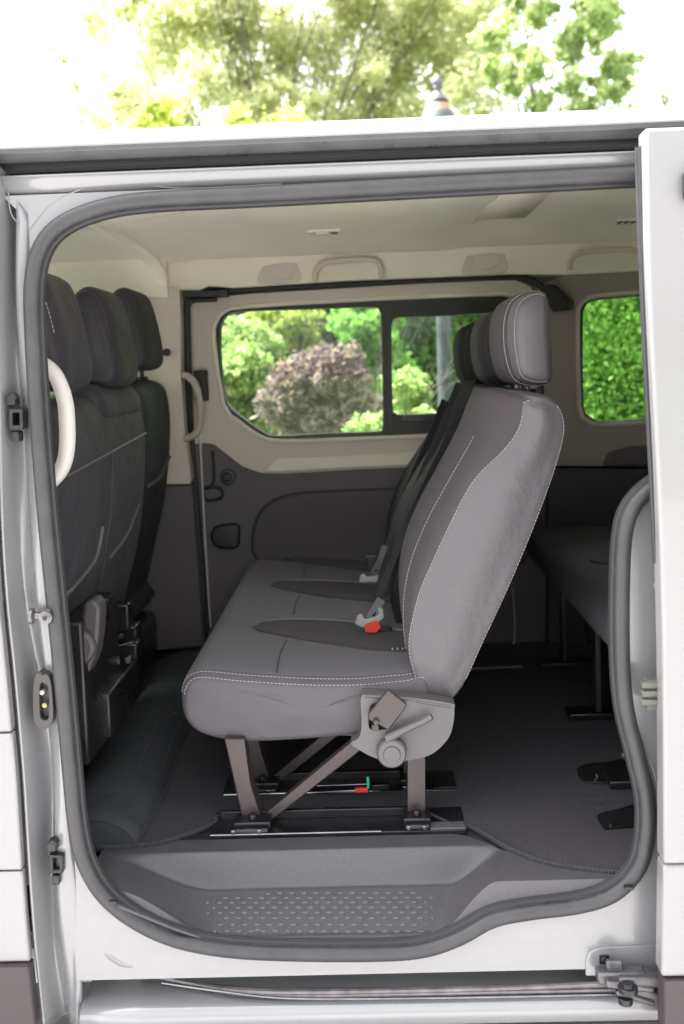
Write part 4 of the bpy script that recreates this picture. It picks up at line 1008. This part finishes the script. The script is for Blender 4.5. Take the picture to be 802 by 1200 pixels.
t2, b2_, rg2, Pp2, nn2 = frontseat('front_seat', 'single driver seat with one dark headrest by the far grab handle', 1.12, 1.56, XS-.03, .03, 1, TEAL, FSEAT, 'front', 0)
fheads(t2, (1.34,), XS-.028, 1.715, mat('driver_headrest', (.03,.03,.036), .75, bump=[(500,.3,.0015)], var=.1, vs=12))
# shoulders, pocket piping and lower recliner covers
def onback(y, z, P, dx=.003):
    xs_ = [p[0] for p in P if abs(p[1]-z) < .012]; return Vector((max(xs_)+dx, y, z))
mb = MB(); mb.tube(sm([onback(.26,1.02,Pp1), onback(.40,1.03,Pp1), onback(.50,1.06,Pp1), onback(.54,1.12,Pp1)], 5), .005, 8); mb.tube(sm([onback(.66,1.03,Pp1), onback(.80,1.06,Pp1), onback(.92,1.12,Pp1)], 5), .005, 8)
mb.split('pocket_edge', THREADD, t1)
mb = MB(); mb.tube(sm([onback(1.2,1.14,Pp2), onback(1.36,1.15,Pp2), onback(1.50,1.20,Pp2)], 5), .005, 8); mb.split('pocket_edge', mat('teal_piping', (.06,.09,.09), .5), t2)
mb = MB(); stitches([onback(.60,z,Pp1) for z in np.linspace(.82,1.30,20)], .0009,.006,.003,mb); stitches([onback(y,1.27+.05*(y-.3),Pp1,.004) for y in np.linspace(.24,.98,20)], .0009,.006,.003,mb); mb.build('stitching', THREADD, b1_)
mb = MB(); mb.tube([onback(y,1.27+.05*(y-.3),Pp1,-.001) for y in np.linspace(.22,1.0,20)], .0035, 6); mb.build('back_seam', BLK, b1_)
# middle shoulder pad between headrests
mb = MB(); sp = ccw([(v.x, v.y) for v in resample(sm([Vector((a_, b_, 0)) for a_, b_ in [(XS-.10,1.37),(XS-.005,1.36),(XS+.004,1.40),(XS-.02,1.435),(XS-.07,1.44)]], 5, True), 40, True)])
soft_mesh(mb, soft_rings(sp, .56, .99, .05, .02, 6, 4, .004)); mb.build('shoulder_pad', FSEAT, t1, angle=180)
mb = MB(); mb.slab(XZs([(98,706),(110,702),(118,712),(116,745),(112,770),(104,790),(88,792),(84,770),(96,755),(94,730)], .30), None, .30, .36); mb.lathe([(.001,-.02),(.036,-.018),(.04,0),(.001,0)], W(93,757,.30), 'Y', 20); mb.build('recliner_cover', mat('recliner_grey', (.055,.047,.052), .5), t1, bevel=.008, seg=3)
mb = MB(); 
mb.box(W(133,722,.72), (.09,.05,.07)); mb.box(W(136,742,.75), (.12,.06,.05)); mb.box(W(133,762,.7), (.13,.05,.045)); mb.box(W(128,782,.66), (.13,.05,.03)); mb.box(W(118,815,.55), (.12,.3,.10)); mb.box(W(90,790,.42), (.12,.3,.3))
mb.tube([W(118,742,.7), W(160,735,.72)], .006, 8); mb.tube([W(118,762,.66), W(158,752,.68)], .005, 8)
mb.split('seat_base', BLKM, t1, bevel=.006)
mb = MB(); mb.lathe([(.001,-.02),(.008,-.02),(.008,0),(.001,0)], W(152,771,.62), 'Y', 12); mb.tube([W(124,748,.66), W(134,746,.66)], .006, 8); mb.lathe([(.001,-.01),(.006,-.01),(.006,0),(.001,0)], W(142,745,.66), 'Y', 10); mb.split('fixing', STEEL, t1)
mb = MB(); mb.tube([F(118,800,FZ+.04), F(140,795,FZ+.04)], .01, 8); mb.build('seat_bar', BLK, t1)
mb = MB(); mb.box((XS-.35,1.33,.63), (.5,.40,.14)); mb.split('seat_base', BLKM, t2, bevel=.02)

# ================================================================== OUTSIDE
def leaves(centers, radii, n, size, flat=.75, seed=1, shell=.35, elong=1.0):
    g_ = np.random.default_rng(seed); k = len(centers); c = np.array(centers); r = np.array(radii, float)
    if r.ndim == 1: r = np.stack([r, r, r*flat], 1)
    wts = (r[:, 0]*r[:, 1]*r[:, 2])**.7; wts /= wts.sum(); idx = g_.choice(k, n, p=wts)
    d = g_.normal(size=(n, 3)); d /= np.linalg.norm(d, axis=1, keepdims=True)
    rad = np.abs(g_.normal(size=n))*.62 if shell < .15 else shell + (1-shell)*g_.random(n)**.6
    sub = g_.normal(size=(k*14, 3)); sub /= np.linalg.norm(sub, axis=1, keepdims=True); sub *= (.35+.75*g_.random((k*14, 1)))
    tw = sub[idx*14 + g_.integers(0, 14, n)]                      # leaf sprays at the ends of twigs
    mixd = g_.random(n)[:, None] < .6
    p = np.where(mixd, c[idx] + tw*r[idx] + g_.normal(size=(n, 3))*r[idx]*.16, c[idx] + d*r[idx]*rad[:, None])
    u = g_.normal(size=(n, 3)); u /= np.linalg.norm(u, axis=1, keepdims=True)
    v = np.cross(u, g_.normal(size=(n, 3))); v /= np.linalg.norm(v, axis=1, keepdims=True)
    s = size*(.6+.8*g_.random(n))[:, None]; a_ = u*s*elong; b_ = v*s*.55
    V = np.stack([p-a_, p-b_, p+a_, p+b_], 1).reshape(-1, 3)
    return V
def leafobj(name, V, m, parent=None):
    off = root_loc(parent) if parent is not None else Vector()
    V = V - np.array([off[0], off[1], off[2]]); n = len(V)//4
    me = bpy.data.meshes.new(name); me.vertices.add(len(V)); me.vertices.foreach_set('co', V.astype(np.float32).ravel())
    me.loops.add(len(V)); me.loops.foreach_set('vertex_index', np.arange(len(V), dtype=np.int32))
    me.polygons.add(n); me.polygons.foreach_set('loop_start', np.arange(0, 4*n, 4, dtype=np.int32)); me.polygons.foreach_set('loop_total', np.full(n, 4, dtype=np.int32))
    me.materials.append(m); me.update(calc_edges=True); me.validate()
    o = bpy.data.objects.new(name, me); COL.objects.link(o)
    if parent is not None: o.parent = parent
    return o
def branches(base, tips, r0, mb, seed):
    g_ = random.Random(seed); base = Vector(base)
    for tp in tips:
        tp = Vector(tp); mid = base.lerp(tp, .5)+Vector((g_.uniform(-.3,.3), g_.uniform(-.3,.3), g_.uniform(0,.3)))
        P = sm([base, mid, tp], 6); mb.tube(P, [r0*(1-.93*i/(len(P)-1)) for i in range(len(P))], 6)
        for _ in range(4):
            q_ = P[g_.randrange(5, len(P))]; e_ = q_+Vector((g_.uniform(-.6,.6), g_.uniform(-.4,.4), g_.uniform(.1,.7)))
            mb.tube([q_, q_.lerp(e_,.5)+Vector((0,0,.05)), e_], [r0*.25, r0*.16, r0*.06], 5)
            for _2 in range(3):
                e2_ = e_+Vector((g_.uniform(-.3,.3), g_.uniform(-.3,.3), g_.uniform(-.1,.4))); mb.tube([e_.lerp(q_,.3), e2_], [r0*.09, r0*.03], 4)
LPALE = leafmat('pale_willow_leaf', (.52,.55,.27), (.64,.66,.38), (.74,.74,.52), .65)
LYEL = leafmat('yellow_leaf', (.42,.50,.12), (.56,.62,.18), (.68,.70,.30), .65)
LMID = leafmat('fresh_leaf', (.34,.44,.17), (.46,.56,.24), (.58,.66,.34), .65)
LHEDGE = leafmat('hedge_leaf', (.13,.31,.05), (.23,.48,.08), (.36,.60,.16), .58)
LLIME = leafmat('lime_leaf', (.19,.32,.08), (.32,.46,.14), (.50,.60,.28), .58)
LPURP = leafmat('purple_leaf', (.13,.10,.12), (.22,.17,.17), (.38,.30,.20), .45)
def tree(label, dist, pxc, pyc, base_px, clumps, n, size, m, seed, trunk_r=.16, group='trees standing behind the van', kinds='tree', elong=1.0):
    y = dist-1.8; b_ = W(base_px, 432, y); t = thing('tree', label, kinds, (b_.x, y, 0), group)
    C = []; Rr = []
    g_ = random.Random(seed)
    for (a_, c_, rpx, dy) in clumps:
        p = W(a_, c_, y+dy); s_ = FPX/(dist+dy); C.append(tuple(p)); Rr.append(rpx/s_)
    mb = MB(); topz = max(c[2] for c in C)
    fork = Vector((b_.x+g_.uniform(-.1,.1), y, min(c[2] for c in C)*.62))
    mb.tube(sm([Vector((b_.x, y, -.1)), Vector((b_.x+.05, y, fork.z*.5)), fork], 5), [trunk_r*1.1-.3*trunk_r*i/10 for i in range(11)], 10)
    branches(fork, C[::3], trunk_r*.15, mb, seed); mb.build('trunk', BARK, t)
    leafobj('crown', leaves(C, Rr, n, size, .85, seed, .1, elong), m, t)
    return t
g_ = random.Random(3)
# big pale willow
cl = []
for i in range(120):
    a_ = g_.uniform(95, 580); c_ = g_.uniform(-260, 200)
    if a_ < 190 and c_ < -40 - (190-a_)*.2: continue
    cl.append((a_, c_, g_.uniform(20, 42), g_.uniform(-1.0, 1.8)))
cl += [(a_, b_, 62, .6) for a_, b_ in ((200,60),(270,10),(300,110),(360,50),(420,0),(430,100),(480,40),(530,90),(540,20),(240,-60),(400,-70),(520,-80))]
cl += [(105,30,20,0),(115,90,18,0),(95,130,16,0),(130,-20,26,0),(60,55,9,0),(75,70,8,0),(45,50,6,0),(90,100,9,0)]
tree('large pale willow tree with a wide yellow green crown above the van roof', 15.5, 0, 0, 330, cl, 105000, .036, LPALE, 11, .20, kinds='tree', elong=1.5)
cl = [(g_.gauss(240, 65), g_.uniform(122, 330), g_.uniform(14, 26), g_.uniform(-.6,.6)) for i in range(44)]
cl = [(max(150,min(350,a_)), c_, r_, d_) for a_, c_, r_, d_ in cl]
tree('bright yellow leaved bush rising just above the roof at the left', 12.0, 0, 0, 240, cl, 20000, .034, LYEL, 13, .09, None, 'bush')
cl = []
for i in range(56):
    a_ = g_.uniform(570, 735); c_ = g_.uniform(-240, 190); cl.append((a_, c_, g_.uniform(10, 26), g_.uniform(-.8,.8)))
cl += [(a_+g_.uniform(-8,8), b_+g_.uniform(-6,6), 15, 0) for a_, b_ in ((590,20),(640,15),(690,10),(710,30),(605,60),(700,95),(720,110),(690,125),(640,120),(660,60),(600,105),(730,90))]
tree('airy green tree with open clumps of leaves to the right of the lamp', 13.5, 0, 0, 650, cl, 30000, .040, LMID, 17, .13)
# bare twigs at the far right
t = thing('bare_shrub', 'nearly leafless thin twigged tree against the white sky at the top right corner', 'tree', (4.2, 9.5, 0))
mb = MB(); g2 = random.Random(5); bs = W(790, 432, 9.5)
mb.tube([Vector((bs.x,9.5,-.1)), Vector((bs.x,9.5,2.2)), W(785,160,9.5)], [.05,.04,.02], 6)
for k in range(26):
    p = W(785+g2.uniform(-4,4), g2.uniform(110,190), 9.5); e_ = W(785+g2.uniform(-45,45), g2.uniform(55,130), 9.5+g2.uniform(-.4,.4)); mb.tube([p, p.lerp(e_,.5)+Vector((g2.uniform(-.08,.08),0,.05)), e_], [.008,.005,.002], 4)
mb.build('trunk', BARK, t)
leafobj('crown', leaves([tuple(W(775,110,9.5)), tuple(W(795,85,9.5))], [.35,.35], 160, .03, 1, 8, .1), LPALE, t)

# street lamp: copper dome and finial above the roof, post seen through the far window
LY = 6.0; lp = W(514, 432, LY); LX = W(517,432,LY).x
zt3 = W(512,93,LY).z; z135 = W(514,136,LY).z
lm = thing('street_lamp', 'grey lamp post whose copper dome and ball finial show above the van roof', 'street lamp', (LX, LY, 0))
top = W(513,115,LY); LX2 = top.x
mb = MB(); mb.lathe([(.001,0),(.15,0),(.15,.06),(.09,.12),(.075,.6),(.058,.65),(.05,z135-.95),(.06,z135-.93),(.045,z135-.90),(.04,z135-.75)], (LX2,LY,0), 'Z', 20); mb.build('post', IRON, lm)
mb = MB(); 
mb.lathe([(.07,0),(.075,.015),(.15,.42),(.155,.44),(.14,.45),(.135,.43),(.065,.02)], (LX2,LY,z135-.75), 'Z', 24); mb.build('lantern', glassmat('lantern_glass', (.9,.9,.88)), lm)
s_ = 1/ (FPX/(LY+1.8))
mb = MB(); mb.lathe([(.001,-.31),(.175,-.31),(.18,-.29),(.165,-.16),(.13,-.03),(.112,.02),(.104,.03),(.001,.03)], (LX2,LY,z135), 'Z', 28); mb.build('lantern_hood', IRON, lm)
mb = MB(); mb.lathe([(.001,.03),(.103,.03),(.097,.05),(.083,.078),(.075,.092),(.001,.093)], (LX2,LY,z135), 'Z', 28); dm = mb.build('dome', COPPER, lm)
mb = MB(); mb.lathe([(.001,.092),(.078,.092),(.084,.098),(.080,.108),(.001,.108)], (LX2,LY,z135), 'Z', 28); mb.build('collar', BLK, lm)
mb = MB(); mb.lathe([(.001,.108),(.066,.110),(.058,.135),(.036,.165),(.022,.18),(.024,.19),(.038,.200),(.030,.210),(.040,.228),(.041,.245),(.028,.27),(.012,.29),(.001,.30)], (LX2,LY,z135), 'Z', 20); mb.build('finial', mat('finial_grey', (.13,.13,.16), .5, var=.1, vs=20), lm)

# shrubs seen through the windows
def shrub(label, pxc, pyc, wpx, hpx, dist, n, size, m, seed, group=None, name='shrub', nclump=14, cat='shrub', elong=1.0, dk=True):
    y = dist-1.8; s_ = FPX/dist; c = W(pxc, pyc, y); t = thing(name, label, cat, (c.x, y, 0), group)
    g_ = random.Random(seed); C = []; Rr = []
    for i in range(nclump):
        a_ = g_.uniform(-1, 1); b_ = g_.uniform(-1, 1)
        if a_*a_+b_*b_ > 1.1: continue
        C.append((c.x+a_*wpx/s_*.75, y+g_.uniform(-.35,.35), c.z+b_*hpx/s_*.7)); Rr.append(g_.uniform(.22,.40)*hpx/s_)
    zl = c.z-hpx/s_
    for i in range(8): C.append((c.x+g_.uniform(-.7,.7)*wpx/s_, y+g_.uniform(-.3,.3), max(.2, zl*g_.uniform(.2,.95)))); Rr.append(.3)
    mb = MB(); branches((c.x, y, .0), C[:5], .012, mb, seed); mb.build('stem', BARK, t)
    leafobj('foliage', leaves(C, Rr, n, size, .95, seed, .2, elong), m, t); return t
shrub('rounded purple leaved shrub in the middle of the far side window', 382, 468, 66, 66, 6.6, 75000, .018, LPURP, 21, nclump=60, elong=1.3)
shrub('lime green bush at the left end of the far side window', 275, 440, 52, 75, 7.4, 45000, .024, LLIME, 22, 'lime green bushes behind the van', nclump=26)
shrub('low lime bush in front of the lamp post', 468, 492, 64, 58, 5.4, 45000, .018, LLIME, 23, 'lime green bushes behind the van', nclump=24)
shrub('yellowish bush above the purple shrub, in the upper part of the window', 335, 400, 60, 45, 9.0, 40000, .03, leafmat('olive_leaf', (.24,.34,.07), (.40,.50,.10), (.58,.62,.24), .58), 24, nclump=22)
shrub('dark green bush at the top right of the first window pane', 430, 385, 48, 48, 9.5, 36000, .03, LHEDGE, 25, nclump=20)
def hedge(label, x0, x1, y, z1, depth, n, size, m, seed, core):
    t = thing('hedge', label, 'hedge', ((x0+x1)/2, y+depth/2, 0))
    mb = MB(); nx_, nz_ = 60, 14
    g3 = random.Random(seed)
    mb.box(((x0+x1)/2, y+depth/2, z1/2-.06), (x1-x0-.2, depth-.24, z1-.14)); mb.build('core', core, t, bevel=.1)
    gg = np.random.default_rng(seed); nf = int(n*.75)
    X = gg.uniform(x0, x1, n); Z = gg.uniform(0, z1, n); bump = .09*np.sin(X*5.1+Z*3)+.06*np.sin(X*11+Z*9+1.3)
    Y = y + .06 + bump*.6 + gg.normal(size=n)*.05
    Y[nf:] = gg.uniform(y, y+depth, n-nf); Z[nf:] = z1 + gg.normal(size=n-nf)*.05 - .03
    P = np.stack([X, Y, Z], 1)
    u = gg.normal(size=(n, 3)); u /= np.linalg.norm(u, axis=1, keepdims=True); v = np.cross(u, gg.normal(size=(n, 3))); v /= np.linalg.norm(v, axis=1, keepdims=True)
    s_ = size*(.6+.8*gg.random(n))[:, None]
    V = np.stack([P-u*s_, P-v*s_*.6, P+u*s_, P+v*s_*.6], 1).reshape(-1, 3)
    leafobj('foliage', V, m, t); return t
HC = mat('hedge_core', (.02,.05,.012), .95, bump=[(20,1,.05)], var=.4, vs=10)
hedge('tall clipped bright green hedge filling the rear side window at the right', 1.0, 3.6, 3.6, 2.15, 1.0, 110000, .016, LHEDGE, 31, HC)
hedge('long green hedge closing the garden far behind the van', -9, 8, 10.6, 2.9, 1.2, 70000, .05, leafmat('far_hedge_leaf', (.05,.13,.02), (.11,.25,.03), (.2,.36,.06), .5), 32, HC)
